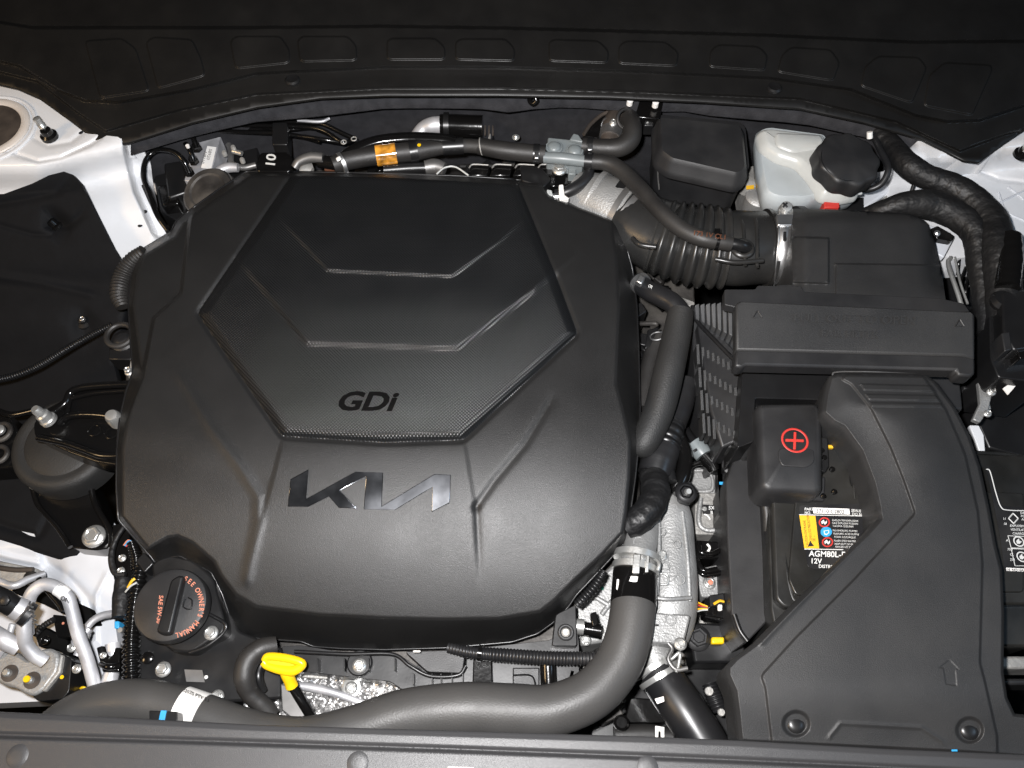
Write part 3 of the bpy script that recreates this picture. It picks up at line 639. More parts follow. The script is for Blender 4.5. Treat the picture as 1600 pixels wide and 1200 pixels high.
text('12V', 1266, 880, 8.0, ZL, 'white_ink', lab, rot=2, lift=0.001, bold=0.02); text('DISTRIBUTED', 1279, 887, 5.0, ZL, 'white_ink', lab, rot=2, lift=0.001, bold=0.02)
lab2 = decal('label', rnd([(1541,730),(1545,728),(1566,790),(1620,795),(1620,895),(1570,893),(1563,840)], 3), ZL, 'label_black', T)
lab2['label'] = 'black label of icon boxes showing beside the duct at the right edge'
tube('label_line', [(1541,733,ZL+.0006),(1547,737,ZL+.0006),(1556,770,ZL+.0006),(1564,792,ZL+.0006),(1575,797,ZL+.0006),(1610,798,ZL+.0006)], 'white_ink', lab2, r=0.9, nseg=5)
def frame(pts, w=1.0):
    for i in range(len(pts)):
        a = pts[i]; b = pts[(i+1) % len(pts)]; tube('label_line', [(a[0],a[1],ZL+.0008),(b[0],b[1],ZL+.0008)], 'white_ink', lab2, r=w*.6, nseg=4)
frame([(1575,837),(1620,839),(1620,857),(1580,856)]); frame([(1580,857),(1620,859),(1620,884),(1586,884)]); frame([(1576,810),(1583,802),(1591,810),(1584,818)], 1.6)
for (u, v) in ((1592,846),(1597,870)):
    ringm('icon_ring', 7.5, 1.0, u, v, ZL+.0008, 'white_ink', lab2, n=20, flat=0.3); decal('icon_mark', [(u-4,v-1),(u,v-5),(u+1,v-1),(u+5,v),(u+1,v+4),(u-3,v+3)], ZL, 'white_ink', lab2, lift=0.001)
for i, (u, v, s) in enumerate([(1594,803,'DANGER'),(1595,808,'POISON'),(1596,813,'ACID'),(1578,823,'EXPLOSIVE'),(1579,829,'VENTILATE'),(1582,835,'CHARGING'),(1567,812,'11'),(1568,820,'18'),(1572,846,'A'),(1574,860,'70 1'),(1578,868,'CL'),(1578,876,'230')]):
    text(s, u, v, 3.6, ZL, 'white_ink', lab2, rot=2, lift=0.001, bold=0.015)
decal('foot_field', [(1572,887),(1620,889),(1620,894),(1573,892)], ZL, 'paper', lab2, lift=0.0008); text('H. NO HA20', 1574, 892, 4.0, ZL, 'ink', lab2, rot=2, lift=0.0014, bold=0.02)
tube('recess_edge', [(1325,726,ZB+.004),(1329,725,ZB+.004),(1336,780,ZB+.004)], 'battery_case', T, r=1.8, nseg=6)
prism('vent_strip', [(1288,694),(1320,696),(1322,700),(1288,699)], ZB+0.006, 0.01, 'yellow_sticker', T)
# case details in the gap right of the duct
for (v, h, m_) in ((915,14,'battery_case'),(945,16,'battery_case'),(985,26,'smooth_plastic'),(1035,20,'dirty_alu'),(1065,10,'plastic')):
    box('case_rib', 1560, v-h/2, 1640, v+h/2, ZB-0.03, 0.05, m_, T, bevel=0.003)
# ---- terminal cover
T = thing('terminal_cover', 'black battery terminal cover with a red plus in a circle', 'terminal cover', 1235, 700, -0.06)
TC = rnd([(1182,628),(1280,627),(1288,650),(1288,765),(1278,772),(1200,768),(1188,758)], 12, 5)
stack('cap', TC, [(-0.055,-3),(-0.050,-1),(-0.022,0),(-0.016,1.5),(-0.012,5),(-0.010,10)], 'plastic', T)
prism('raised_pad', rnd([(1217,700),(1272,702),(1273,722),(1262,730),(1222,728),(1216,715)], 6), -0.0085, 0.003, 'plastic', T, 0.001)
ringm('plus_ring', 19.5, 1.7, 1242, 688, -0.0070, 'red', T, flat=0.3, n=40)
box('plus_bar', 1227.5,686,1256,690, -0.0062, 0.0015,'red',T,bevel=0.0003,rot=2); box('plus_bar', 1240,675,1244,702, -0.0059, 0.0015,'red',T,bevel=0.0003,rot=2)
prism('hinge', [(1279,682),(1294,684),(1296,728),(1290,738),(1280,735)], -0.03, 0.02, 'smooth_plastic', T)
for (u, v) in ((1284,704),(1288,715),(1300,733),(1303,768),(1286,775)): lathe('clip', [(3.5,-4),(4,2),(2,4)], u, v, -0.028, 'gloss_black', T, n=10)
prism('skirt', [(1186,740),(1290,745),(1288,782),(1192,778)], -0.034, 0.012, 'plastic', T)
tube('cable_stub', [(1186,765,-0.055),(1196,790,-0.06),(1200,830,-0.07)], 'rubber', T, r=7)
# ---- air duct
DO = [(1297,588),(1308,584),(1448,586),(1462,596),(1492,636),(1515,680),(1532,730),(1545,790),(1556,850),(1566,890),(1569,960),(1568,1050),(1574,1090),(1586,1116),(1640,1122),(1640,1186),(1500,1176),
      (1170,1160),(1157,1158),(1152,1110),(1148,1080),(1137,1055),(1137,1042),(1150,1028),(1180,1006),(1240,945),(1300,888),(1356,832),(1375,810),(1372,790),(1364,755),(1345,705),(1318,668),(1302,660),(1286,645),(1290,615)]
DI = [(1314,592),(1330,600),(1362,640),(1392,700),(1412,750),(1430,802),(1335,905),(1240,1000),(1193,1052),(1190,1058),(1196,1075),(1206,1160),(1206,1300),(1560,1300),(1558,1150),(1540,1070),(1531,1035),(1533,960),(1535,880),(1528,800),(1508,710),(1478,640),(1446,592),(1400,540)]
def duct_base(U, V):
    U = np.asarray(U, float); V = np.asarray(V, float); z = 0.012+0.0*U
    d = sdf(U, V, DO); z = z-0.004*sm(1-d/5)-0.02*sm((V-1060)/140)
    z = z+0.012*sm((900-V)/260)*sm(d/80)
    return z
df_ = [Step(rnd(DI, 5, 3), 0.0035, 5), Step(inset(DO, 5), 0.0, 3), Step([(1345,600),(1456,603),(1462,612),(1350,609)], 0.002, 3), Step([(1352,616),(1462,618),(1468,626),(1358,624)], 0.002, 3), Step([(1360,629),(1470,631),(1472,636),(1362,635)], 0.002, 3),
       Step([(1484,1031),(1499,1046),(1493,1046),(1495,1072),(1478,1069),(1474,1044),(1467,1043)], -0.0007, 2.5),
       Ridge([(1297,1150),(1313,1130),(1440,1137),(1472,1158)], 0.0012, 3), Ridge([(1372,800),(1350,838),(1190,1005)], 0.002, 4)]
for (u, v) in ((1244,1131),(1515,1141)):
    df_.append(Step([(u+20*math.cos(a), v+19*math.sin(a)) for a in np.linspace(0, 6.283, 40, endpoint=False)], -0.005, 7))
T = thing('air_duct', 'large black moulded intake duct sweeping over the battery down to the front edge', 'air duct', 1400, 950, -0.06)
_, HD = relief('duct_body', DO, duct_base, 'duct_plastic', T, step=9, feats=df_, skirt=((0.001, -0.002), (0.0015, -0.010), (0.0, -0.03), (-0.001, -0.055)), ds=5)
for (u, v) in ((1244,1131),(1515,1141)): lathe('push_pin', [(14,-6),(14,-1),(12,1),(7,2.4),(3,2.8)], u, v, float(HD(np.array(float(u)), np.array(float(v)))), 'smooth_plastic', T, n=30)
lipd = [(1297,592),(1290,615),(1287,640),(1284,652)]
tube('seal_lip', [(u, v, -0.002) for u, v in lipd], 'dirty_alu', T, r=1.6)
tube('seal_lip', [(1300,586,0.012),(1310,581,0.014),(1380,581,0.014),(1440,583,0.012)], 'dull_metal', T, r=1.3, nseg=6)
# ---- air box
T = thing('air_filter_box', 'black air filter housing with locking bar and finned side behind the battery', 'air filter box', 1320, 520, -0.25)
prism('lower_housing', [(1086,478),(1160,560),(1500,585),(1505,640),(1300,640),(1290,680),(1292,700),(1168,706),(1150,690),(1128,700),(1110,640)], -0.055, 0.18, 'plastic', T, 0.003)
prism('front_face', rnd([(1160,575),(1300,580),(1296,625),(1180,622),(1178,690),(1152,700)], 4), -0.03, 0.10, 'smooth_plastic', T, 0.003)
def up_base(U, V):
    z = 0.018-0.030*sm((352-V)/44)**1.5-0.05*sm((U-1425)/60)**2*sm((430-V)/60+0.6)-0.012*sm((1262-U)/25)
    return z
UO = rnd([(1238,326),(1300,327),(1420,334),(1448,346),(1462,380),(1474,440),(1478,474),(1200,470),(1212,446),(1240,445)], 5, 3)
up, HU = relief('upper_housing', UO, up_base, 'duct_plastic', T, step=7, feats=[Step([(1250,371),(1295,372),(1295,443),(1236,441),(1236,371)], 0.006, 4), Step([(1306,412),(1600,416),(1600,500),(1306,500)], 0.003, 3)], skirt=((0.001, -0.003), (0.001, -0.03), (0, -0.08)), ds=4)
prism('locking_bar', [(1150,474,.038),(1156,470,.038),(1500,486,.038),(1514,484,.038),(1524,492,.037),(1524,562,.025),(1505,556,.026),(1150,547,.026)], 0.030, 0.020, 'duct_plastic', T, 0.003)
prism('bar_back', rnd([(1132,452),(1180,452),(1184,446),(1252,447),(1256,456),(1470,466),(1506,474),(1516,488),(1500,496),(1150,480),(1132,476)], 3), 0.022, 0.014, 'plastic', T, 0.002)
def barz(U, V): return 0.0382-0.0125*(V-478-(U-1150)*0.03)/75+0*np.asarray(U, float)
prism('bar_front_lip', [(1150,546),(1505,555),(1524,560),(1524,584),(1516,588),(1497,586),(1494,578),(1166,570),(1160,574),(1148,572)], 0.024, 0.022, 'plastic', T, 0.003)
text('PULL OUT TO OPEN', 1240, 502, 13, barz, 'duct_plastic', T, rot=1.5, sv=1.15, lift=0.0004, th=0.0020)
text('FAIR FILTER', 1283, 526, 12, barz, 'duct_plastic', T, rot=1.5, sv=1.05, lift=0.0004, th=0.0020)
for (u, v) in ((1184,491),(1500,505)):
    for a, b in (((u-7,v+5),(u,v-6)),((u,v-6),(u+7,v+5)),((u+7,v+5),(u-7,v+5))): tube('triangle_mark', [(*a,float(barz(a[0],a[1]))),(*b,float(barz(b[0],b[1])))], 'plastic', T, r=0.8, nseg=4)
tube('seam_rib', [(1082,478,-0.05),(1088,500,-0.05),(1120,535,-0.04),(1150,566,-0.03)], 'smooth_plastic', T, r=3.5, nseg=8)
# upright fins on the side wall
for i in range(8):
    u = 1086+i*8.6; v = 483-i*0.6
    za = -0.030+i*0.002; zb = za-0.016
    prism('fin', [(u,v-6,za),(u+6.6,v-9,za),(u+7,v+18+i*4.6,zb),(u+1.5,v+15+i*4.6,zb)], -0.045+i*0.002, 0.05, 'fin_lit_plastic', T, 0.0008)
prism('fin_wall', [(1080,500),(1150,480),(1152,700),(1126,706),(1108,640),(1086,600)], -0.075, 0.12, 'plastic', T, 0.002)
for r_ in range(4):
    v0 = 560+r_*36
    for i in range(8):
        u = 1088+i*8+r_*3; v = v0+i*4.5-8
        if u > 1152 or v > 700: continue
        prism('fin', [(u,v-14,-.05),(u+4.6,v-15,-.05),(u+6.2,v+17,-.062),(u+1.4,v+17,-.062)], -0.055, 0.025, 'duct_plastic', T, 0.0005)
    if r_ < 0: tube('cross_rib', [(1086+r_*4,v0+2,-0.060),(1120+r_*2,v0+20,-0.056),(1150,v0+38,-0.052)], 'plastic', T, r=2.2, nseg=6, per=3)
# ---- intake bellows
Z = -0.05
T = thing('intake_bellows', 'thick black accordion intake hose with round ribs joining the throttle to the air box', 'intake hose', 1090, 390, -0.15)
tube('bellows_neck', [(972,336,Z,46),(990,347,Z,54),(1012,360,Z,58),(1040,373,Z,62)], 'bellows_rubber', T, nseg=40, flat=0.85)
tube('bellows', [(1022,368,Z,62),(1060,378,Z,68),(1100,385,Z,70),(1132,388,Z,68)], 'bellows_rubber', T, nseg=44, corr=(15.5, .13), flat=0.85)
tube('bellows_sleeve', [(1128,388,Z,60),(1150,388,Z,62),(1185,387,Z,60),(1215,386,Z,59),(1245,385,Z,60)], 'bellows_rubber', T, nseg=44, flat=0.85)
tube('end_bead', [(1196,387,Z,63),(1202,387,Z,63)], 'bellows_rubber', T, nseg=40, flat=0.88, per=4)
tube('end_bead', [(1241,385,Z,65),(1252,385,Z,65)], 'plastic', T, nseg=40, flat=0.88, per=4)
for a in ([(988,372,.0),(1000,382,.003),(1025,386,.005)], [(1118,405,.001),(1150,410,.0025),(1192,407,.001)]):
    tube('rib', a, 'bellows_rubber', T, r=4, nseg=10)
for a in ([(1158,345,-.004),(1162,360,-.001),(1164,415,-.003)], [(1180,342,-.004),(1183,360,-.001),(1183,418,-.003)]): tube('rib', a, 'bellows_rubber', T, r=3, nseg=8)
T = thing('hose_clamp', 'bright steel band clamp with cross-head screw around the air box end of the bellows', 'hose clamp', 1226, 385, -0.1)
cc = P(1226, 386, Z); k_ = MPP(1226, 386, Z); vv = np.linspace(327, 448, 16)
strip('band', [(1216-max(0, v-370)*.10, v, cyl_z(1216, v, cc, 63.5*k_, 57*k_)) for v in vv], [(1239-max(0, v-370)*.10, v, cyl_z(1239, v, cc, 63.5*k_, 57*k_)) for v in vv], 'steel', T, thick=0.0015)
for e in (1217, 1238): tube('band_edge', [(e-max(0, v-370)*.10, v, cyl_z(e, v, cc, 63.6*k_, 57.1*k_)) for v in vv], 'steel', T, r=1.1, nseg=6, per=2)
lathe('screw', [(9,-12),(9,3),(8,5),(4,5.5)], 1228,324,0.000,'zinc',T,n=22,axis=(0,-0.35,1)); box('screw_slot',1222,318,1232,321,0.0085,0.002,'ink',T,rot=45); box('screw_slot',1222,318,1232,321,0.0087,0.002,'ink',T,rot=-45)
prism('screw_housing', rnd([(1213,334),(1240,334),(1238,352),(1215,352)],3), 0.005, 0.02, 'steel', T); prism('band_slot', rnd([(1224,358),(1229,358),(1229,376),(1224,376)],2.5), float(cyl_z(1226,367,cc,65*k_,58.4*k_)), 0.002, 'ink', T, 0.0003)
T = thing('throttle_body', 'bare aluminium throttle neck with dark band clamp behind the cover', 'throttle body', 940, 310, -0.12)
tube('neck', [(900,304,Z-.01,38),(925,312,Z-.005,44),(950,322,Z-.002,48),(978,336,Z-.002,50)], 'cast_alu', T, nseg=36, flat=.9)
tube('flange', [(928,310,Z-.005,49),(935,313,Z-.005,49)], 'cast_alu', T, nseg=36, flat=.9, per=3)
tube('band', [(966,330,Z-.002,51),(974,334,Z-.002,52)], 'dull_metal', T, nseg=36, flat=.9, per=3)
box('clamp_screw', 962,286,985,300,-0.01,0.02,'smooth_plastic',T,rot=35); tube('band_edge', [(982,338,Z-.002,53),(990,343,Z-.002,54)], 'steel', T, nseg=36, flat=.88, per=3)
T = thing('breather_hose', 'smooth black breather hose with orange print curving over the accordion hose', 'hose', 1040, 330, -0.02)
path = [(913,252,-0.01,12),(945,254,-0.008,12.5),(970,266,-0.006,13),(1000,295,0.0,13),(1030,328,0.008,13),(1062,356,0.012,13),(1095,372,0.014,13),(1125,378,0.012,12.5),(1142,381,0.01,12)]
tube('hose', path, 'rubber', T, nseg=20)
text('173 1V CL1', 1082, 367, 7.5, 0.0265, 'rust', T, rot=8, sv=1.05, bold=0.02)
tube('elbow', [(1136,380,0.008,9),(1152,382,0.008,9.5),(1163,386,0.004,10),(1168,392,-0.01,10)], 'smooth_plastic', T)
ringm('elbow_ring', 15, 4, 1160, 388, 0.0, 'bellows_rubber', T)
tube('clip', [(1119,377,0.012,14.5),(1124,378,0.012,14.5)], 'gloss_black', T, per=3); box('clip_ear',1117,356,1127,372,0.024,0.008,'gloss_black',T)
# ---- brake reservoir
T = thing('brake_reservoir', 'milky white brake fluid reservoir with rounded shoulders under a black screw cap', 'reservoir', 1265, 260, -0.15)
RB = rnd([(1182,203),(1200,196),(1290,208),(1298,222),(1296,228),(1345,280),(1348,298),(1322,304),(1290,300),(1262,310),(1216,309),(1196,300),(1186,250)], 10, 4)
stack('lower_tank', RB, [(-0.062,10),(-0.055,4),(-0.040,1),(-0.020,-1),(-0.014,4)], 'milky_blue', T)
RT = rnd([(1184,200),(1200,195),(1292,206),(1297,226),(1340,262),(1347,298),(1318,304),(1286,301),(1266,272),(1248,252),(1215,242),(1192,226)], 8, 4)
stack('upper_tank', RT, [(-0.020,-1),(-0.014,-1.5),(-0.010,0),(-0.004,3),(0.001,8),(0.002,12)], 'milky', T)
stack('raised_top', rnd([(1212,206),(1284,210),(1288,222),(1278,230),(1240,236),(1214,226)], 7, 4), [(0.0,-2),(0.004,0),(0.006,4)], 'milky', T)
tube('seam', [(1184,216,-0.014),(1200,236,-0.014),(1232,249,-0.014),(1254,262,-0.014),(1274,296,-0.014),(1300,307,-0.014),(1346,302,-0.014)], 'milky', T, r=2.5)
T = thing('reservoir_cap', 'black scalloped screw cap on the milky white reservoir', 'cap', 1322, 252, 0.0)
lathe('cap', [(46,-20),(50,-18),(50,6),(48,10),(44,12),(12,12.5)], 1322,254,0.02,'plastic',T,axis=(0.10,-0.10,1),n=96,mod=lambda a: 1+0.04*math.cos(9*a))
ringm('cap_line', 38, 0.8, 1320, 251, 0.0305, 'smooth_plastic', T, axis=(0.10,-0.10,1), n=40)
T = thing('master_cylinder', 'dirty pale metal brake cylinder and caps between the black box and the reservoir', 'brake cylinder', 1190, 300, -0.2)
lathe('cap', [(20,-30),(22,-4),(18,0),(8,1)], 1188,304,-0.075,'cast_alu',T); lathe('cap', [(15,-20),(15,0),(10,2)], 1172,282,-0.07,'dirty_alu',T); prism('body', [(1160,262),(1190,256),(1214,300),(1216,324),(1170,322)], -0.09, 0.06, 'dirty_alu', T)
decal('yellow_mark', [(1166,290),(1178,289),(1178,295),(1166,296)], -0.066, 'yellow_sticker', T, lift=0.002); box('red_plug', 1288,311,1312,324,-0.015,0.03,'red',T); tube('yellow_wire', [(1304,322,-0.06),(1300,330,-0.06),(1290,336,-0.06)], 'yellow_sticker', T, r=1.6, nseg=6)
box('under_block', 1235,308,1350,330,-0.075,0.05,'smooth_plastic',T)
# ---- black box left of reservoir
T = thing('relay_box', 'black rounded plastic box with grained lid in front of the firewall', 'relay box', 1090, 240, -0.12)
BXL = rnd([(1024,182),(1034,178),(1158,190),(1166,200),(1172,262),(1164,272),(1152,276),(1046,252),(1026,236)], 8, 4)
stack('lid', BXL, [(-0.022,-2),(-0.012,-2),(-0.010,0),(0.004,3),(0.010,8)], 'plastic', T)
stack('body', inset(BXL, 1), [(-0.13,6),(-0.022,0)], 'plastic', T)
tube('lid_edge', [(1027,232,-0.012),(1048,250,-0.012),(1100,264,-0.012),(1150,278,-0.012),(1166,270,-0.012)], 'smooth_plastic', T, r=2.5)
tube('side_line', [(1028,246,-0.035),(1028,275,-0.06),(1030,296,-0.08)], 'dull_metal', T, r=1.3, nseg=6)
# behind: fender rail lower right of reservoir
T = thing('rust_stained_rail', 'rust-stained pale body rail showing between reservoir and right wing', 'body rail', 1400, 300, -0.15)
prism('rail', [(1330,290),(1400,262),(1440,270),(1446,300),(1405,330),(1330,330)], -0.095, 0.05, 'primer_paint', T, 0.004)
prism('white_sheet', [(1330,280),(1420,266),(1412,285),(1350,326),(1334,312)], -0.085, 0.03, 'undercoat', T, 0.004); tube('crease', [(1355,330,-0.09),(1420,285,-0.09)], 'dirty_alu', T, r=3)
# ---- right harness
T = thing('wiring_harness', 'thick cloth-taped black wiring loom bending down the right side over the white wing', 'wiring harness', 1500, 320, -0.05)
tube('loom', [(1370,205,-0.01,13),(1392,228,-0.01,17),(1415,255,0.0,19),(1445,275,0.0,19),(1485,290,0.0,20),(1520,312,0.0,22),(1548,345,0.0,24),(1560,390,0.0,26),(1566,440,-0.01,27),(1572,500,-0.02,28)], 'tape', T, nseg=22, wob=0.035)
tube('branch', [(1350,335,-0.04,10),(1385,325,-0.02,15),(1420,318,-0.01,20),(1460,322,-0.01,23),(1500,340,-0.01,22),(1525,365,-0.01,22),(1532,410,-0.02,20),(1538,460,-0.03,18),(1545,520,-0.04,18)], 'tape', T, nseg=20, wob=0.03)
tube('bright_wrap', [(1578,370,0.014,17),(1578,410,0.012,18),(1574,450,0.008,18)], 'gloss_black', T, nseg=16, wob=0.04)
tube('thin_cable', [(1366,215,-0.01),(1376,235,0.0),(1388,262,0.002),(1378,286,-0.01),(1358,296,-0.02),(1340,294,-0.02)], 'clean_rubber', T, r=5)
tube('thin_cable', [(1372,238,-0.02),(1384,228,-0.01),(1395,240,-0.01),(1398,262,-0.02)], 'clean_rubber', T, r=4); tube('thin_cable', [(1432,275,-0.02),(1424,300,-0.04),(1415,325,-0.06)], 'clean_rubber', T, r=3)
T = thing('fuse_box', 'black plastic fuse box and connectors at the right edge below the loom', 'fuse box', 1575, 520, -0.12)
prism('housing', rnd([(1545,450),(1620,430),(1640,600),(1560,590),(1548,560)], 6), -0.015, 0.10, 'smooth_plastic', T, 0.003)
prism('cover', rnd([(1565,455),(1640,450),(1640,540),(1585,548),(1568,520)], 6), 0.008, 0.03, 'smooth_plastic', T, 0.004)
lathe('boss', [(16,-8),(18,0),(14,8)], 1566,470,0.0,'smooth_plastic',T,n=24)
prism('latch', [(1565,520),(1578,518),(1582,546),(1570,549)], 0.012, 0.03, 'plastic', T); prism('latch', [(1588,545),(1640,540),(1640,556),(1594,560)], 0.004, 0.03, 'gloss_black', T)
for i in range(16):
    u = random.uniform(1505, 1575); v = random.uniform(400, 640); box('terminal_block', u, v, u+random.uniform(8,18), v+random.uniform(6,14), random.uniform(-0.09,-0.04), 0.03, random.choice(['gloss_black','smooth_plastic','plastic']), T, rot=random.uniform(-30,30))
prism('base', [(1478,380),(1530,400),(1640,560),(1640,725),(1545,700),(1500,600),(1482,470)], -0.13, 0.1, 'smooth_plastic', T, 0.003)
for i in range(10): a = (random.uniform(1505,1560), random.uniform(380,560)); tube('wire', [(a[0],a[1],-0.06),(a[0]+random.uniform(-12,12),a[1]+25,-0.055),(a[0]+random.uniform(-15,15),a[1]+50,-0.07)], 'gloss_black', T, r=2.2, nseg=6)
T = thing('module_bracket', 'pale metal bracket strip with bolts running down beside the air box and fuse box', 'bracket', 1510, 520, -0.15)
tube('rail', [(1486,402,-0.05),(1482,415,-0.05),(1500,470,-0.05),(1525,560,-0.06),(1545,640,-0.07)], 'zinc', T, r=3.5, nseg=8); tube('rail', [(1492,402,-0.05),(1500,440,-0.05),(1512,475,-0.05)], 'zinc', T, r=2, nseg=8)
prism('plate', [(1528,590),(1545,575),(1552,600),(1552,610),(1545,640),(1532,660),(1520,655),(1532,630)], -0.055, 0.008, 'cast_alu', T); bolt(1549,612,-0.05,7,T); bolt(1543,646,-0.05,6,T)
prism('white_tag', [(1568,606),(1580,598),(1588,602),(1576,616)], -0.03, 0.003, 'paper', T, 0.0003); prism('plate', [(1515,664),(1530,664),(1538,680),(1540,705),(1530,705)], -0.10, 0.01, 'white_paint', T)
T = thing('corner_clip', 'small black clip with bright round stud on the pale tab beside the upper air box', 'clip', 1470, 370, -0.1)
prism('tab', [(1450,350),(1485,362),(1490,374),(1475,402),(1462,395)], -0.03, 0.01, 'undercoat', T); prism('clip', rnd([(1452,358),(1465,352),(1492,368),(1488,376),(1464,372)],3), -0.02, 0.012, 'gloss_black', T); lathe('stud', [(4.5,0),(5,4),(3,6)], 1463,366,-0.018,'steel',T,n=16)

# ================================================================== CENTRE RIGHT: coolant outlet, gearbox, hoses
T = thing('gearbox', 'dusty cast aluminium gearbox casing with ribs deep between cover and battery tray', 'gearbox', 1090, 800, -0.35)
prism('casing', [(985,560),(1090,560),(1125,600),(1135,700),(1150,900),(1150,1000),(1080,1040),(900,1010),(890,930)], -0.22, 0.2, 'dirty_alu', T, 0.004)
box('plate', 1078,590,1098,632,-0.17,0.05,'dirty_alu',T,r=3); box('plate', 1075,640,1100,668,-0.175,0.05,'dirty_alu',T,r=3); box('plate', 1078,730,1118,772,-0.165,0.05,'cast_alu',T,r=4); box('plate', 1086,770,1130,835,-0.16,0.05,'dirty_alu',T,r=5)
tube('rib', [(1078,735,-0.16),(1108,738,-0.16),(1112,765,-0.16),(1085,768,-0.16)], 'cast_alu', T, r=3, nseg=8); tube('rib', [(1095,778,-0.155),(1092,815,-0.155),(1103,828,-0.155),(1128,828,-0.155)], 'cast_alu', T, r=4, nseg=8)
tube('rib', [(1080,606,-0.165),(1100,606,-0.165)], 'dirty_alu', T, r=3); tube('rib', [(1078,655,-0.165),(1104,650,-0.165)], 'dirty_alu', T, r=3); prism('lower_flange', rnd([(1086,890),(1130,880),(1134,930),(1096,934)],6), -0.15, 0.05, 'cast_alu', T)
bolt(1108,911,-0.147,10,T,'zinc'); lathe('paint_dot', [(4,0),(4,1),(2,1.5)], 1110,910,-0.1365,'orange_ink',T,n=14)
tg = decal('tag', rnd([(1096,788),(1114,789),(1114,803),(1098,803)],2), -0.1585, 'label_black', T, lift=0.003); tg['label'] = 'black sticker printed 5X B'
text('5X', 1107, 796, 5.5, -0.1555, 'white_ink', tg, lift=0.0008, bold=0.02); text('B', 1110, 803, 5, -0.1555, 'white_ink', tg, lift=0.0008, bold=0.02); lathe('rivet', [(4,0),(3,1)], 1101,795,-0.155,'zinc',T,n=12)
tube('paint_stroke', [(1100,803,-0.157),(1106,806,-0.157),(1110,812,-0.157)], 'paper', T, r=1.6, nseg=6)
for i in range(46):
    u = random.uniform(900,1130); v = random.uniform(590,1000); 
    if random.random() < .5: lathe('casting_boss', [(random.uniform(5,10),-8),(random.uniform(4,8),0),(3,1)], u, v, -0.212, 'dirty_alu', T, n=14)
    else: tube('casting_rib', [(u,v,-0.215),(u+random.uniform(-30,30),v+random.uniform(-20,20),-0.215)], 'dirty_alu', T, r=3, nseg=6)
T = thing('sensor_plug', 'black plug with wire loops and a white paint stroke beside the battery tray', 'connector', 1105, 860, -0.16)
prism('body', rnd([(1084,843),(1124,846),(1126,872),(1086,872)],4), -0.135, 0.04, 'gloss_black', T, 0.002); tube('loop', [(1092,848,-0.125),(1094,862,-0.12),(1110,866,-0.12),(1124,860,-0.125)], 'gloss_black', T, r=4); tube('loop', [(1088,876,-0.125),(1100,892,-0.12),(1120,890,-0.125)], 'gloss_black', T, r=5)
tube('loop', [(1086,884,-0.13),(1100,898,-0.125),(1126,895,-0.13)], 'gloss_black', T, r=4); tube('paint_stroke', [(1105,850,-0.132),(1109,856,-0.132),(1106,862,-0.132)], 'paper', T, r=2, nseg=8)
T = thing('harness_plug', 'black plug with thin coloured wires below the hexagon flange bolt', 'connector', 1110, 950, -0.16)
prism('body', rnd([(1100,935),(1132,930),(1135,968),(1102,962)],3), -0.125, 0.03, 'gloss_black', T, 0.002); prism('cap', rnd([(1108,930),(1132,926),(1133,945),(1110,948)],3), -0.115, 0.02, 'smooth_plastic', T)
for i, (c_, dv) in enumerate((('yellow_sticker',0),('red',5),('yellow_sticker',12),('milky',16),('dark_brown',8))): tube('wire', [(1088,940+dv,-0.13),(1096,944+dv*.6,-0.125),(1106,948+dv*.3,-0.122)], c_, T, r=1.3, nseg=6)
tube('wire', [(1115,944,-0.108),(1124,939,-0.107),(1131,940,-0.108)], 'yellow_sticker', T, r=2.2, nseg=6); box('white_clip', 1122,944,1129,954,-0.11,0.005,'paper',T)
T = thing('drain_plug', 'black hexagon headed plug on a bracket with yellow tape beside it', 'plug', 1090, 1000, -0.17)
prism('bracket', rnd([(1075,972),(1140,975),(1165,1010),(1165,1036),(1085,1036)],6), -0.15, 0.05, 'smooth_plastic', T, 0.003)
bolt(1090,997,-0.145,20,T,'plastic',h=.5,spin=0.3); box('yellow_tape', 1102,997,1108,1004,-0.142,0.006,'yellow',T); box('yellow_tape', 1112,995,1132,1006,-0.14,0.01,'yellow',T,bevel=0.002)
# coolant outlet casting
T = thing('coolant_outlet', 'bright cast aluminium coolant housing with two necks beside the right edge of the cover', 'coolant housing', 1040, 900, -0.25)
tube('body', [(1022,772,-0.12,24),(1045,800,-0.12,33),(1050,860,-0.12,36),(1050,920,-0.12,40),(1044,965,-0.125,42),(1034,1000,-0.13,38)], 'cast_alu', T, nseg=32, flat=.8)
for a in ([(1028,790,-.095),(1030,860,-.09),(1026,930,-.088)], [(1066,800,-.10),(1074,870,-.098),(1078,940,-.10)], [(1010,930,-.092),(1040,936,-.086),(1080,934,-.095)], [(1005,985,-.098),(1040,992,-.09),(1070,988,-.10)]): tube('cast_rib', a, 'cast_alu', T, r=3.5, nseg=8)
for (u, v) in ((1034,830),(1058,850),(1040,884)): ringm('cast_circle', 6, 1, u, v, -0.0905, 'cast_alu', T, n=20)
for (u, v) in ((935,985),(915,1000),(975,905)): bolt(u, v, -0.146, 9, T, 'zinc')
prism('base', rnd([(920,915),(960,880),(1010,880),(1080,890),(1086,960),(1068,990),(1068,1012),(1010,1025),(960,1000),(900,1010),(898,950)],8), -0.15, 0.08, 'cast_alu', T, 0.004)
prism('cover_plate', rnd([(1010,956),(1080,960),(1074,985),(1068,1008),(1012,1004)],6), -0.088, 0.05, 'cast_alu', T, 0.003)
tube('neck', [(1006,815,-0.10,24),(1003,840,-0.088,25),(997,870,-0.08,26),(993,895,-0.08,27)], 'cast_alu', T, nseg=32)
tube('lower_neck', [(1012,1000,-0.13,26),(1022,1025,-0.13,30),(1033,1050,-0.13,32)], 'cast_alu', T, nseg=30)
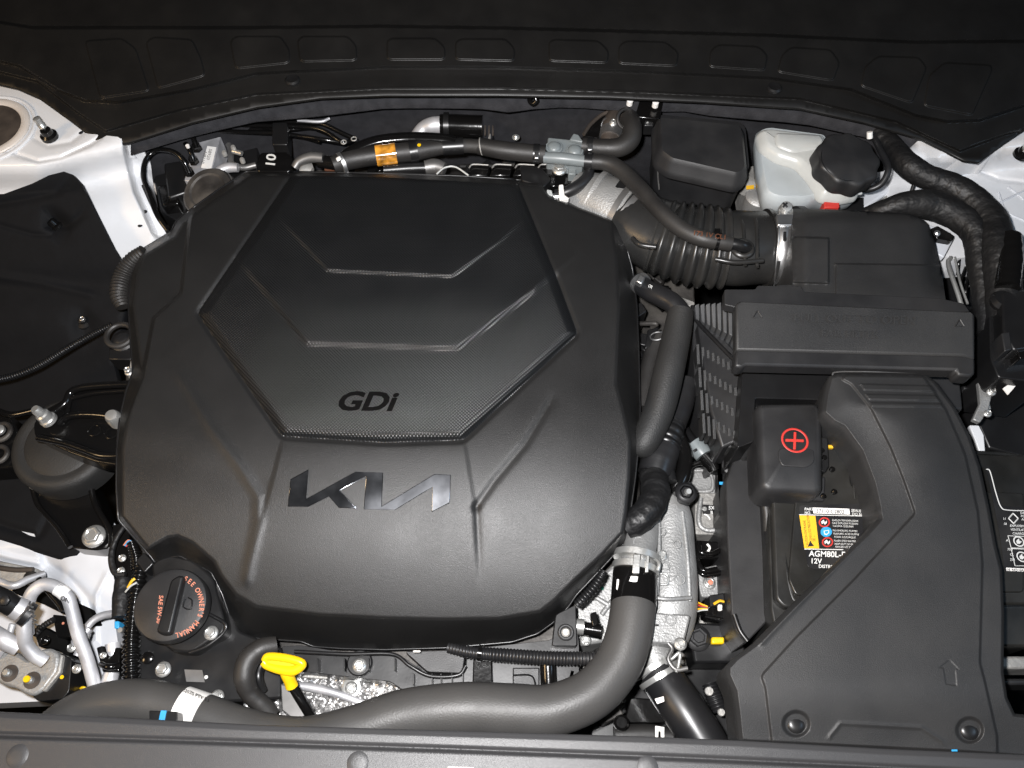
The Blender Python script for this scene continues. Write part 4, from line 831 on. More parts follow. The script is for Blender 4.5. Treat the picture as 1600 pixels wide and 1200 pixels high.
ringm('cast_circle', 8, 1.2, 1048, 968, -0.086, 'cast_alu', T, n=24); ringm('cast_circle', 8, 1.1, 1062, 905, -0.0915, 'cast_alu', T, n=24); box('cast_mark',1024,975,1030,978,-0.086,0.003,'ink',T)
ringm('cast_clock', 8, 1.0, 998, 847, -0.0645, 'cast_alu', T, n=20); text('RC', 992, 851, 8, -0.0655, 'cast_alu', T, th=0.001); text('ED', 1048, 943, 7, -0.0905, 'cast_alu', T, th=0.001); bolt(1063,1006,-0.075,10,T,'zinc'); bolt(1034,868,-0.09,9,T,'zinc')
prism('tab', rnd([(1024,858),(1046,862),(1044,885),(1048,892),(1046,916),(1026,912),(1024,890)],4), -0.095, 0.02, 'cast_alu', T, 0.001); tube('tab_wire', [(1028,896,-0.09),(1042,898,-0.09),(1043,912,-0.09),(1032,913,-0.09)], 'zinc', T, r=1.8, nseg=8)
tube('web', [(940,960,-0.146),(960,935,-0.146),(980,920,-0.146)], 'cast_alu', T, r=4); tube('web', [(925,930,-0.146),(950,945,-0.146)], 'cast_alu', T, r=4); lathe('green_dot', [(3,0),(2.5,1)], 941,919,-0.149,'green',T,n=12)
bolt(1072,770,-0.082,17,T,'clean_rubber',flange=True,h=.2,name='rubber_mount'); lathe('mount_pin', [(5,0),(5,6),(4,8)], 1074,768,-0.078,'zinc',T,n=14,axis=(0.1,-.3,1)); prism('mount_tab', rnd([(1058,752),(1082,752),(1086,775),(1078,788),(1060,782)],5), -0.084, 0.01, 'clean_rubber', T)
# big radiator hose
T = thing('radiator_hose', 'thick grey-black radiator hose sweeping along the front and up to the coolant neck', 'radiator hose', 700, 1110, -0.12)
RH = [(u,v,z,r+2.0) for u,v,z,r in [(60,1160,-0.10,26),(100,1128,-0.09,30),(150,1105,-0.085,32),(210,1097,-0.08,33),(260,1104,-0.08,33),(320,1122,-0.08,33),(390,1146,-0.078,33),(470,1158,-0.074,34),(550,1142,-0.07,35),(630,1118,-0.068,37),(720,1108,-0.066,38),(800,1110,-0.066,38),(860,1110,-0.066,37),
      (922,1086,-0.066,36),(962,1044,-0.066,35),(981,998,-0.066,34),(989,950,-0.068,33),(991,920,-0.072,32),(992,892,-0.078,30.5)]]
tube('hose', RH, 'hose_rubber', T, nseg=40)
tube('shiny_end', [(989.5,946,-0.0685,35.9),(991,920,-0.072,35.2),(992,892,-0.078,34.0)], 'gloss_black', T, nseg=40)
lb = tube('paper_band', [(283,1109.5,-0.08,35.8),(300,1115,-0.08,35.8),(316,1120.5,-0.08,35.8)], 'paper', T, nseg=40, per=4); lb['label'] = 'white paper band with small print'
text('12175 PTV E5', 284, 1079.5, 5.5, -0.0477, 'ink', lb, rot=22, bold=0.01)
decal('white_mark', [(986,900),(997,901),(995,910),(983,908)], -0.046, 'paper', T, lift=0.001); decal('white_mark', [(964,905),(967,905),(966,924),(963,920)], -0.056, 'paper', T, lift=0.002)
T = thing('hose_clip', 'black clip with a bright blue strip on the radiator hose by the front trim', 'clip', 255, 1120, -0.05)
prism('block', rnd([(233,1110),(277,1112),(277,1130),(233,1128)],2), -0.038, 0.02, 'smooth_plastic', T); prism('blue_strip', [(251,1110),(260,1110),(256,1130),(247,1128)], -0.0365, 0.003, 'blue', T, 0.0004)
def spring_clamp(label, p, r, z, loc):
    T = thing('spring_clamp', label, 'hose clamp', *loc)
    (u0,v0),(u1,v1) = p
    for t in (0, .62): tube('band', [(u0+(u1-u0)*t,v0+(v1-v0)*t,z,r),(u0+(u1-u0)*(t+.32),v0+(v1-v0)*(t+.32),z,r)], 'zinc', T, nseg=40, per=3)
    return T
T = spring_clamp('silver spring clamp on the upper coolant neck where the thick hose ends', ((996,866),(992,896)), 36.5, -0.076, (994,880,-0.07))
prism('bridge', [(990,866),(1001,866),(999,896),(988,895)], -0.044, 0.004, 'zinc', T, 0.0006); prism('bridge', [(1010,868),(1015,868),(1013,894),(1008,894)], -0.047, 0.004, 'zinc', T, 0.0006); tube('ear', [(1022,872,-0.06),(1030,880,-0.055),(1028,892,-0.055)], 'zinc', T, r=3)
T = spring_clamp('silver spring clamp on the lower coolant neck above the shiny hose', ((1022,1038),(1036,1062)), 37, -0.13, (1028,1050,-0.13))
tube('ear', [(1042,1018,-0.10),(1048,1030,-0.095),(1062,1020,-0.09),(1060,1040,-0.09),(1056,1050,-0.09)], 'zinc', T, r=3); tube('ear', [(1044,1005,-0.09),(1050,1014,-0.09),(1044,1030,-0.09),(1056,1046,-0.09),(1074,1044,-0.09)], 'dull_metal', T, r=3.5)
o = tube('lower_hose', [(1030,1052,-0.13,33),(1048,1080,-0.125,34),(1072,1115,-0.12,35),(1100,1160,-0.12,36),(1120,1200,-0.12,36)], 'clean_rubber', None, nseg=36); tag(o, 'shiny black hose running from the lower coolant neck down to the front trim', 'hose')
dd = decal('paint_bar', [(1023,1092),(1037,1088),(1038,1096),(1027,1100)], -0.083, 'paper', None, lift=0.002); dd.parent = o; dd.location = WORLD[dd.name]-WORLD[o.name]
# tall foam hose right of cover
T = thing('foam_sleeve_hose', 'thick matt foam-sleeved hose rising along the right side of the cover', 'hose', 1040, 560, -0.08)
tube('sleeve', [(1064,486,-0.03,20),(1058,520,-0.035,22),(1045,580,-0.04,24),(1030,640,-0.05,24),(1008,690,-0.06,22),(994,705,-0.07,14)], 'sleeve_foam', T, nseg=26)
tube('hose', [(995,438,-0.05,14),(1010,452,-0.045,15.5),(1030,462,-0.035,16),(1050,473,-0.03,16),(1064,490,-0.03,16)], 'clean_rubber', T, nseg=24)
text('0RT9 HC 29M N13', 1012, 448, 5.5, -0.026, 'white_ink', T, rot=32, sv=0.85); text('D1', 1058, 486, 5.5, -0.022, 'white_ink', T, rot=85)
tube('clamp', [(998,440,-0.049,16.5),(1003,445,-0.047,16.8)], 'steel', T, nseg=20, per=3); box('clamp_ear', 996,430,1006,442,-0.025,0.01,'steel',T,rot=30)
T = thing('bypass_pipe', 'dusty brown-black pipe between the foam-sleeved hose and the cover edge', 'pipe', 1015, 600, -0.12)
tube('pipe', [(1030,525,-0.09,12),(1018,560,-0.09,14),(1010,600,-0.09,14),(1004,640,-0.09,14)], 'rubber', T, nseg=16); ringm('ring', 11, 1.2, 1027, 525, -0.07, 'steel', T, axis=(-.3,.5,1), n=24); prism('flap', [(1012,515),(1030,510),(1018,540),(1008,545)], -0.08, 0.004, 'smooth_plastic', T)
T = thing('corrugated_loom', 'fat glossy taped loom with sleeve leaning against the right edge of the cover', 'wiring harness', 1030, 720, -0.12)
tube('upper_sleeve', [(1072,596,-0.09,18),(1064,630,-0.09,20),(1052,662,-0.088,20)], 'clean_rubber', T, nseg=20); tube('neck_wrap', [(1056,655,-0.088,18),(1050,672,-0.086,17)], 'tape', T, nseg=18)
tube('ribbed_boot', [(1050,668,-0.085,20),(1046,678,-0.083,23),(1040,692,-0.083,25),(1037,702,-0.083,26)], 'smooth_plastic', T, nseg=26, corr=(11,.09)); tube('boot', [(1038,699,-0.083,25.5),(1030,718,-0.083,27.5),(1023,742,-0.085,27)], 'clean_rubber', T, nseg=26, wob=.015); tube('boot_wrap', [(1026,736,-0.085,24),(1018,752,-0.085,22)], 'tape', T, nseg=20, wob=.03)
tube('taped_tail', [(1022,745,-0.08,21),(1024,768,-0.065,22),(1016,792,-0.055,23),(998,812,-0.055,22),(976,826,-0.06,16)], 'tape', T, nseg=22, wob=.09); tube('branch', [(1060,680,-0.09,11),(1070,710,-0.09,12),(1066,745,-0.09,12),(1052,770,-0.092,10)], 'gloss_black', T, nseg=16, wob=.02)
tube('branch', [(1046,738,-0.08,9),(1050,752,-0.078,8)], 'smooth_plastic', T)
T = thing('grey_connector', 'small grey round connector on a short black cable beside the finned air box', 'connector', 1093, 702, -0.12)
tube('cable', [(1072,672,-0.13,6),(1080,684,-0.12,6),(1090,696,-0.115,7)], 'smooth_plastic', T); tube('body', [(1084,692,-0.11,14),(1094,704,-0.11,15),(1100,712,-0.11,14)], 'grey_plastic', T, nseg=20, per=3); box('slot', 1083,701,1090,705,-0.095,0.002,'ink',T,rot=-30)
tube('boot', [(1098,710,-0.115,12),(1110,724,-0.118,11),(1116,736,-0.12,9)], 'gloss_black', T); tube('loop', [(1072,732,-0.12,5),(1086,724,-0.12,5),(1100,722,-0.12,5)], 'gloss_black', T)
# dark clutter behind right of cover
T = thing('engine_block', 'dark grimy engine castings and brackets deep around the cover', 'engine block', 600, 600, -0.4)
prism('block', [(200,420),(330,270),(900,250),(1080,330),(1090,560),(1000,620),(1000,900),(860,1050),(380,1100),(240,1000),(190,800)], -0.17, 0.25, 'grimy_metal', T, 0.003)
for i in range(70):
    s = random.random()
    if s < .4: u = random.uniform(980,1080); v = random.uniform(420,620); z = random.uniform(-.15,-.10)
    elif s < .75: u = random.uniform(420,920); v = random.uniform(252,290); z = random.uniform(-.14,-.10)
    else: u = random.uniform(880,1000); v = random.uniform(1020,1120); z = random.uniform(-.2,-.14)
    if random.random() < .5: box('casting_lump', u, v, u+random.uniform(10,34), v+random.uniform(8,24), z, 0.05, random.choice(['grimy_metal','smooth_plastic','dirty_alu','gloss_black']), T, rot=random.uniform(-40,40), r=3)
    else: tube('pipe', [(u,v,z),(u+random.uniform(-20,20),v+random.uniform(-14,14),z+.01),(u+random.uniform(-40,40),v+random.uniform(-25,25),z)], random.choice(['smooth_plastic','gloss_black','grimy_metal','rubber']), T, r=random.uniform(2.5,6), nseg=8)

# ================================================================== REAR: hoses and valves behind the cover
T = thing('heater_valve', 'light grey plastic valve block joining the heater hoses behind the cover', 'valve', 882, 238, -0.06)
prism('body', rnd([(856,214),(912,220),(912,252),(854,248)],3), -0.012, 0.03, 'grey_plastic', T, 0.002)
tube('barrel', [(850,246,-0.012,9),(880,248,-0.010,9.5),(914,252,-0.012,9)], 'grey_plastic', T, nseg=20)
for (u, v) in ((866,230),(898,235)): ringm('dome_rim', 12, 2, u, v, -0.009, 'grey_plastic', T, n=24); lathe('dome', [(12,-3),(11,2),(8,5),(3,6)], u, v, -0.009, 'grey_plastic', T, n=24)
prism('tab', [(890,218),(896,208),(904,210),(912,222)], -0.006, 0.006, 'grey_plastic', T); bolt(874,265,-0.03,11,T,'zinc'); box('foot', 888,255,900,272,-0.03,0.02,'grey_plastic',T)
T = thing('heater_hose', 'straight matt black heater hose entering the grey valve from the left', 'hose', 790, 236, -0.04)
tube('hose', [(748,228,-0.012,13),(780,234,-0.012,14),(815,238,-0.012,14),(852,241,-0.012,13.5)], 'rubber', T, nseg=22); tube('clamp', [(833,240,-0.012,15.3),(843,240.5,-0.012,15.3)], 'smooth_plastic', T, per=3, nseg=20); box('clamp_gap', 835,236,842,247,0.0045,0.003,'steel',T); ringm('seam_ring', 13, 1, 752, 229, -0.012, 'dirty_alu', T, axis=(1,0,.2))
tube('wire', [(764,216,-0.01),(766,210,-0.01),(765,222,-0.004)], 'dirty_alu', T, r=1.3, nseg=6)
T = thing('heater_hose', 'black heater hose looping from the grey valve up behind the steel clamp', 'hose', 960, 225, -0.04)
tube('hose', [(910,228,-0.012,13),(940,231,-0.010,14),(968,230,-0.008,15),(984,218,-0.004,16),(988,200,0.0,15),(983,184,-0.004,14)], 'rubber', T, nseg=22); tube('clamp', [(918,229,-0.012,15),(927,230,-0.011,15)], 'smooth_plastic', T, per=3, nseg=20); box('clamp_gap', 918,224,926,234,0.0055,0.003,'steel',T)
tube('clamp', [(914,252,-0.010,14.5),(926,253,-0.009,14.5)], 'smooth_plastic', T, per=3, nseg=20); ringm('end_ring', 15, 3, 979, 186, -0.005, 'rubber', T, axis=(0.3,-.6,1))
T = thing('pipe_clamp', 'bright steel worm clamp on the upright pipe behind the grey valve', 'hose clamp', 955, 205, -0.05)
tube('pipe', [(952,230,-0.04,14),(954,210,-0.035,15),(960,188,-0.03,16),(972,174,-0.03,15)], 'dark_brown', T, nseg=20); tube('band', [(953,216,-0.036,17),(955,203,-0.034,17)], 'steel', T, per=3, nseg=22); tube('band_edge', [(956,198,-0.034,17.5),(957,195,-0.034,17.5)], 'steel', T, per=3, nseg=22)
tube('cover_edge', [(912,210,-0.03,3),(925,192,-0.03,3),(948,176,-0.03,3),(975,176,-0.03,2)], 'dark_brown', T, nseg=8); prism('shroud', [(910,212),(925,192),(946,178),(962,178),(942,196),(935,216)], -0.034, 0.03, 'gloss_black', T); bolt(958,192,-0.018,6,T,'zinc')
T = thing('hinge_bracket', 'glossy black bracket with two white studs under the cowl lip', 'bracket', 1005, 170, -0.03)
prism('plate', [(1000,155),(1037,157),(1030,186),(992,182)], 0.002, 0.02, 'gloss_black', T); 
for (u, v) in ((984,160),(1024,163)): lathe('stud', [(5,-4),(5,4),(3.5,5)], u, v, 0.010, 'paper', T, n=16)
lathe('roller', [(8,-8),(8,4),(6,5)], 1012,188,-0.01,'zinc',T,n=20); box('roller_shade',1006,184,1022,196,-0.008,0.02,'smooth_plastic',T,r=3); box('link',990,178,1020,182,-0.004,0.006,'zinc',T)
T = thing('cowl_hook', 'small glossy black hook hanging under the centre of the cowl lip', 'hook', 832, 153, 0.0)
tube('hook', [(828,152,0.014),(828,158,0.012),(833,162,0.012),(838,158,0.016),(836,152,0.020)], 'gloss_black', T, r=4)
o = tube('cowl_stud', [(1359,206,0.004),(1359,216,-0.004)], 'paper', None, r=4.5); tag(o, 'short white stud hanging below the cowl lip beside the reservoir cap', 'stud')
T = thing('rear_pipe', 'glossy black coolant pipe with amber tape running behind the rear edge of the cover', 'pipe', 620, 235, -0.08)
tube('pipe', [(520,258,-0.03,13),(545,250,-0.03,15),(580,244,-0.03,15),(615,240,-0.03,15),(650,236,-0.03,15),(690,230,-0.03,12),(730,228,-0.03,11),(756,230,-0.03,11)], 'rubber', T, nseg=22)
tube('top_cover', [(530,248,-0.022,8),(555,232,-0.02,9),(590,219,-0.018,9),(640,214,-0.018,9),(690,216,-0.018,9),(712,221,-0.02,9)], 'gloss_black', T, nseg=18, flat=.6)
ab = tube('amber_tape', [(588,243.5,-0.03,16.4),(604,241.6,-0.03,16.4),(619,239.6,-0.03,16.4)], 'amber_tape', T, per=4, nseg=24)
tube('clip', [(532,256,-0.03,17),(537,254,-0.03,17)], 'steel', T, per=3, nseg=20); box('white_chip', 526,243,532,251,-0.005,0.003,'paper',T,rot=60); tube('joint', [(640,238,-0.03,17),(652,236,-0.03,17)], 'smooth_plastic', T, per=3); tube('joint', [(692,230,-0.028,13),(724,228,-0.028,13)], 'smooth_plastic', T, per=3); lathe('yellow_dot', [(3,0),(3,1)], 655,227,-0.006,'yellow',T,n=12)
T = thing('coolant_elbow', 'bright silver elbow pipe plugged into a short black cylinder at the firewall', 'pipe', 700, 195, -0.12)
tube('elbow', [(650,214,-0.08,10),(662,202,-0.075,12),(676,196,-0.07,13),(692,195,-0.07,13)], 'pipe_alu', T, nseg=22); tube('cylinder', [(688,196,-0.07,17),(700,196,-0.07,17.5),(754,198,-0.07,17.5)], 'gloss_black', T, nseg=30); tube('collar', [(694,196,-0.07,20),(702,196,-0.07,20)], 'smooth_plastic', T, nseg=26, per=3)
for u in (758,764,770): tube('rib_line', [(u,182,-0.08),(u,212,-0.09)], 'dark_brown', T, r=1.4, nseg=6)
T = thing('brake_pipes', 'bundle of thin glossy black brake pipes in a holder at the left rear', 'brake pipes', 450, 200, -0.1)
for a in ([(300,202,-0.05),(370,206,-0.05),(430,208,-0.05),(470,213,-0.05),(505,218,-0.05),(540,224,-0.06)], [(330,194,-0.05),(400,196,-0.05),(470,198,-0.05),(505,204,-0.05),(535,222,-0.055),(552,218,-0.06)], [(340,187,-0.05),(420,189,-0.05),(490,192,-0.05),(510,196,-0.05),(535,208,-0.055),(553,216,-0.06)],
          [(380,200,-0.06),(440,203,-0.06),(480,200,-0.06),(490,200,-0.06),(520,212,-0.06)], [(410,204,-0.06),(450,211,-0.06),(470,213,-0.06),(500,221,-0.06)]): tube('pipe', a, 'gloss_black', T, r=3.6, nseg=10)
box('holder', 425,191,449,226,-0.035,0.03,'smooth_plastic',T,r=3); box('holder', 427,212,446,228,-0.045,0.03,'smooth_plastic',T)
ringm('ring', 4, 1, 537, 222, -0.045, 'dirty_alu', T, n=16); ringm('ring', 4, 1, 553, 217, -0.045, 'dirty_alu', T, n=16); tube('silver_rod', [(465,188,-0.04),(500,190,-0.04),(515,185,-0.04)], 'pipe_alu', T, r=2.5, nseg=8)
T = thing('brake_module', 'machined aluminium brake module block with pipe unions at the left rear', 'brake module', 322, 245, -0.12)
prism('block', [(308,208),(345,212),(332,262),(322,285),(288,282)], -0.06, 0.06, 'pipe_alu', T, 0.001); 
decal('plate_label', [(324,228),(338,230),(330,264),(314,262)], -0.059, 'paper', T, lift=0.0004, th=0.0003); text('58920', 327, 232, 5, -0.0583, 'dull_metal', T, rot=105); text('N9110', 319, 236, 5, -0.0583, 'dull_metal', T, rot=105)
for (u, v) in ((314,212),(308,232),(303,252),(296,270)): lathe('union', [(8,-2),(8,4),(6,8),(5,10)], u, v, -0.055, 'gloss_black', T, n=6)
for (u, v, a, b) in ((314,212,300,190),(308,232,292,200),(303,252,290,225)): tube('pipe', [(u,v,-0.045),((u+a)/2,(v+b)/2-4,-0.035),(a,b,-0.04)], 'gloss_black', T, r=4, nseg=10)
tube('pipe', [(296,270,-0.045),(286,250,-0.03),(270,237,-0.025),(245,235,-0.03),(228,250,-0.035),(224,275,-0.04),(232,300,-0.045),(245,335,-0.05),(262,360,-0.06)], 'gloss_black', T, r=4, nseg=12)
tube('pipe', [(225,222,-0.05),(255,226,-0.05),(280,215,-0.05),(290,190,-0.05)], 'gloss_black', T, r=3.5, nseg=10); tube('pipe', [(224,290,-0.045),(240,325,-0.05),(262,362,-0.06)], 'clean_rubber', T, r=3, nseg=8); lathe('white_cap', [(3,0),(3,4)], 294,230,-0.03,'paper',T,n=10)
T = thing('pump_motor', 'round dark rubber-capped motor half hidden behind the left rear of the cover', 'motor', 332, 290, -0.14)
lathe('can', [(42,-30),(42,-2),(39,3),(30,5),(27,3),(10,5)], 326,300,-0.055,'grimy_metal',T,axis=(-.15,-.25,1)); ringm('band', 41, 1.6, 326,300,-0.055,'dull_metal',T,axis=(-.2,-.1,1)); lathe('can', [(20,-10),(18,8),(12,12)], 352,292,-0.085,'grimy_metal',T)
prism('bracket', [(262,232),(290,240),(300,300),(285,350),(250,330),(240,280)], -0.10, 0.08, 'smooth_plastic', T); prism('plug', rnd([(255,255),(285,250),(292,300),(262,310)],5), -0.075, 0.05, 'smooth_plastic', T, .003); prism('plug', rnd([(245,290),(275,285),(280,318),(252,322)],5), -0.08, 0.05, 'gloss_black', T, .003)
tube('pipe', [(345,215,-0.08),(360,230,-0.08),(362,255,-0.08),(380,262,-0.08),(400,258,-0.08)], 'dull_metal', T, r=5); prism('white_wall', [(218,235),(240,238),(255,275),(240,295),(226,280)], -0.12, 0.02, 'primer_paint', T); box('dial', 345,225,402,262,-0.10,0.04,'smooth_plastic',T)
tube('silver_shaft', [(340,268,-0.07,7),(356,262,-0.07,8),(372,262,-0.07,7)], 'pipe_alu', T); tube('silver_shaft', [(364,236,-0.07,4),(378,240,-0.07,4)], 'zinc', T)
for u in (352,366,380): lathe('stud', [(4,0),(4,6),(3,8)], u, 243+random.uniform(-12,12), -0.07, 'dirty_alu', T, n=10)
T = thing('numbered_box', 'small glossy black rounded lid printed 110 behind the top left of the cover', 'lid', 428, 252, -0.05)
prism('lid', rnd([(408,238),(450,237),(458,246),(454,268),(400,268),(402,246)],6), -0.03, 0.03, 'gloss_black', T, 0.002); text('10', 429, 262, 15, -0.0298, 'white_ink', T, rot=-84, bold=0.02, lift=0.001)
tube('hose_ring', [(460,262,-0.03,6),(468,252,-0.025,7),(485,246,-0.022,8),(505,247,-0.022,8)], 'dull_metal', T, nseg=14); tube('hose_stub', [(498,252,-0.03,10),(530,256,-0.03,11)], 'gloss_black', T, nseg=16); tube('rust_ring', [(508,262,-0.04,6),(525,262,-0.04,6)], 'rust', T); lathe('knob', [(12,-5),(12,2),(7,5)], 478,262,-0.045,'dirty_alu',T,n=8)
# coil pack / injector rail behind the cover rear edge
T = thing('ignition_rail', 'black fuel rail with pale-edged plastic frames peeping over the rear edge of the cover', 'fuel rail', 740, 268, -0.1)
tube('rail', [(600,266,-0.045,9),(640,263,-0.045,9),(665,262,-0.045,9)], 'smooth_plastic', T, nseg=16); tube('silver_rail', [(664,262,-0.042,11),(680,260,-0.042,12),(695,264,-0.042,10)], 'dull_metal', T, nseg=16)
tube('white_wire', [(682,272,-0.03),(695,262,-0.028),(712,261,-0.028),(732,274,-0.03)], 'milky', T, r=1.6, nseg=6)
for i in range(4):
    u = 733+i*36
    tube('frame_edge', [(u,262,-0.03),(u+6,257,-0.03),(u+30,258,-0.03)], 'dirty_alu', T, r=1.3, nseg=6); prism('frame', [(u,263),(u+6,257),(u+32,258),(u+28,274),(u-4,274)], -0.034, 0.02, 'gloss_black', T)
prism('end_block', rnd([(812,258),(846,262),(862,280),(850,292),(815,282)],4), -0.03, 0.03, 'smooth_plastic', T)
T = thing('fuel_line', 'short dark hose with pale plastic clips at the right rear corner of the cover', 'hose', 885, 300, -0.06)
tube('hose', [(868,304,-0.03,8),(885,300,-0.025,9),(905,290,-0.022,10),(918,276,-0.02,9),(920,262,-0.02,9)], 'clean_rubber', T, nseg=16); prism('white_clip', rnd([(873,289),(880,288),(882,305),(890,310),(874,313)],2), -0.015, 0.008, 'paper', T); prism('white_clip', rnd([(854,296),(862,297),(864,306),(856,304)],2), -0.02, 0.006, 'milky', T)
tube('silver_tip', [(862,308,-0.03,5),(884,306,-0.028,6)], 'steel', T); prism('base', rnd([(855,258),(900,262),(905,285),(862,292),(850,280)],6), -0.045, 0.03, 'gloss_black', T)

# ================================================================== LEFT: engine mount
T = thing('engine_mount', 'round black rubber engine mount with glossy cast arm bolted on the left', 'engine mount', 95, 690, -0.28)
lathe('rubber_body', [(80,-45),(80,-10),(77,-3),(70,1),(63,0),(57,-1),(52,2),(20,4),(8,4)], 96,690,-0.115,'sleeve_foam',T,n=56)
prism('arm', rnd([(52,662),(70,640),(98,625),(112,606),(150,600),(215,596),(215,735),(190,728),(150,722),(110,708),(72,690),(54,682)],6), -0.07, 0.03, 'gloss_black', T, 0.004)
tube('arm_rim', [(60,660,-0.068),(100,632,-0.066),(112,612,-0.064),(140,604,-0.062),(205,600,-0.06)], 'gloss_black', T, r=6); tube('arm_rim', [(112,622,-0.066),(150,614,-0.064),(205,610,-0.062)], 'gloss_black', T, r=4); tube('arm_rim', [(92,662,-0.066),(110,650,-0.064),(150,648,-0.062),(200,655,-0.06)], 'gloss_black', T, r=6)
tube('arm_rim', [(60,684,-0.070),(100,692,-0.066),(130,702,-0.064),(160,712,-0.062),(200,712,-0.06)], 'gloss_black', T, r=6); tube('arm_rim', [(110,618,-0.066),(106,640,-0.066),(100,660,-0.064)], 'gloss_black', T, r=4)
for (u, v) in ((148,672),(174,676)): ringm('cast_loop', 9, 2, u, v, -0.0665, 'gloss_black', T, n=24, flat=.6)
lathe('stud', [(13,-4),(13,2),(11,4),(10.5,14),(8,16),(7.5,26),(6,30)], 75,655,-0.058,'zinc',T,n=20,axis=(-.25,.15,1)); lathe('stud', [(12,-6),(12,8),(11,16),(9,20),(5,21)], 182,657,-0.055,'zinc',T,n=20)
T = thing('mount_foot', 'glossy black pressed steel leg under the round rubber mount with one silver bolt', 'bracket', 120, 800, -0.3)
prism('leg', rnd([(46,756),(140,750),(150,772),(165,812),(174,856),(150,860),(112,856),(98,836),(72,812),(56,786)],5), -0.155, 0.04, 'gloss_black', T, 0.003)
tube('leg_rim', [(48,756,-0.150),(90,762,-0.150),(140,752,-0.150)], 'gloss_black', T, r=4); tube('leg_rim', [(140,752,-0.150),(150,790,-0.150),(172,830,-0.150),(174,856,-0.152)], 'gloss_black', T, r=5); tube('leg_rim', [(50,760,-0.152),(60,790,-0.152),(90,825,-0.152),(110,855,-0.152)], 'gloss_black', T, r=4)
bolt(147,838,-0.148,18,T,'zinc',h=.55); lathe('pin', [(5,-2),(5,4),(3,6)], 52,760,-0.145,'zinc',T,n=12); lathe('pin', [(4,-2),(4,4),(2,5)], 130,756,-0.145,'zinc',T,n=12); lathe('pin', [(4,-2),(4,4),(2,5)], 136,750,-0.145,'zinc',T,n=12)
T = thing('side_bracket', 'dark metal side bracket with ring holes at the left edge beside the rubber mount', 'bracket', 5, 690, -0.2)
prism('plate', rnd([(-30,640),(10,642),(28,672),(24,730),(-30,735)],5), -0.13, 0.04, 'gloss_black', T, 0.002); ringm('hole_rim', 14, 4, 2, 675, -0.125, 'grimy_metal', T); ringm('hole_rim', 13, 4, -2, 710, -0.125, 'grimy_metal', T); lathe('plug', [(8,0),(8,5),(5,7)], 1,673,-0.125,'zinc',T,n=16); tube('tie', [(-10,640,-0.12),(20,648,-0.115),(60,640,-0.11)], 'gloss_black', T, r=5)
# white chassis rail
T = thing('chassis_rail', 'white painted chassis rail and crash beam at the lower left', 'body rail', 100, 930, -0.35)
RL = [(-220,735),(-30,735),(20,732),(18,752),(30,780),(60,850),(95,875),(100,858),(170,862),(176,815),(195,835),(198,880),(180,920),(178,960),(185,1010),(190,1090),(-30,1100),(-220,1100)]
def rlb(U, V): return -0.185-0.03*sm((V-900)/120)-0.02*sm((110-U)/40)*sm((V-850)/40)
_, HRL = relief('rail', RL, rlb, 'undercoat', T, step=10, feats=[Ridge([(60,850),(75,880),(105,900),(135,935),(145,960)], -0.006, 6), Ridge([(-30,858),(20,872),(60,880)], 0.005, 5), Ridge([(150,1000),(150,930),(165,900)], 0.003, 4)], skirt=((0,-.05),), ds=7)
prism('dirty_ledge', [(-30,870),(58,888),(64,905),(40,912),(-30,905)], -0.175, 0.02, 'dirty_alu', T, 0.002); tube('rust_edge', [(-20,884,-0.168),(20,890,-0.168),(52,890,-0.168)], 'dark_brown', T, r=4); lathe('rubber_plug', [(10,-3),(10,3),(6,6)], 48,902,-0.17,'grimy_metal',T,n=18)
prism('opening_shade', [(20,902),(60,898),(62,915),(140,950),(148,972),(130,975),(60,940),(18,925)], -0.183, 0.03, 'shadow_floor', T)  # black slab on the rail, painted shade of an opening
# ---- AC pipes
T = thing('air_conditioning_pipe', 'dull aluminium air conditioning pipe arching over and down at the lower left', 'pipe', 110, 980, -0.15)
tube('pipe', [(44,990,-0.11,9),(43,960,-0.09,9),(48,930,-0.075,10),(66,914,-0.07,10),(84,916,-0.07,10),(104,930,-0.075,10),(113,955,-0.085,10),(122,990,-0.10,10),(138,1035,-0.12,10),(150,1080,-0.14,10)], 'pipe_alu', T, nseg=22, wob=.01)
sl = tube('sticker_sleeve', [(90,919.5,-0.0715,10.8),(98,925,-0.073,10.8),(103,929.5,-0.0748,10.8)], 'paper', T, per=4, nseg=20); text('ON', 93, 936, 7, -0.0575, 'ink', sl, rot=25, lift=0.002)
T = thing('air_conditioning_pipe', 'bright bent aluminium pipe rising from the bolted flange block at the lower left', 'pipe', 50, 1000, -0.15)
tube('pipe', [(38,955,-0.07,11),(38,985,-0.08,11),(40,1005,-0.09,11),(52,1022,-0.10,11),(70,1034,-0.11,10)], 'pipe_alu', T, nseg=24); tube('pipe', [(-20,985,-0.09,14),(6,1000,-0.09,14),(30,1012,-0.10,13)], 'pipe_alu', T, nseg=22); tube('thin_pipe', [(132,985,-0.15,6),(145,970,-0.15,6),(160,962,-0.15,6),(182,958,-0.15,6)], 'pipe_alu', T); tube('thin_pipe', [(120,1025,-0.15,6),(138,990,-0.15,5)], 'pipe_alu', T)
T = thing('service_port', 'black capped service port with bright splined ring at the left edge', 'service port', 15, 942, -0.08)
tube('cap', [(-12,930,-0.02,17),(5,938,-0.03,17),(22,948,-0.04,16)], 'smooth_plastic', T, nseg=24); tube('ring', [(22,948,-0.04,17),(34,954,-0.046,18)], 'pipe_alu', T, nseg=24, per=3); tube('ring', [(38,957,-0.05,19),(46,962,-0.054,19)], 'clean_rubber', T, nseg=24, per=3); lathe('cap_button', [(8,0),(8,3),(6,4)], 8,938,-0.008,'clean_rubber',T,n=6,axis=(0,-.2,1))
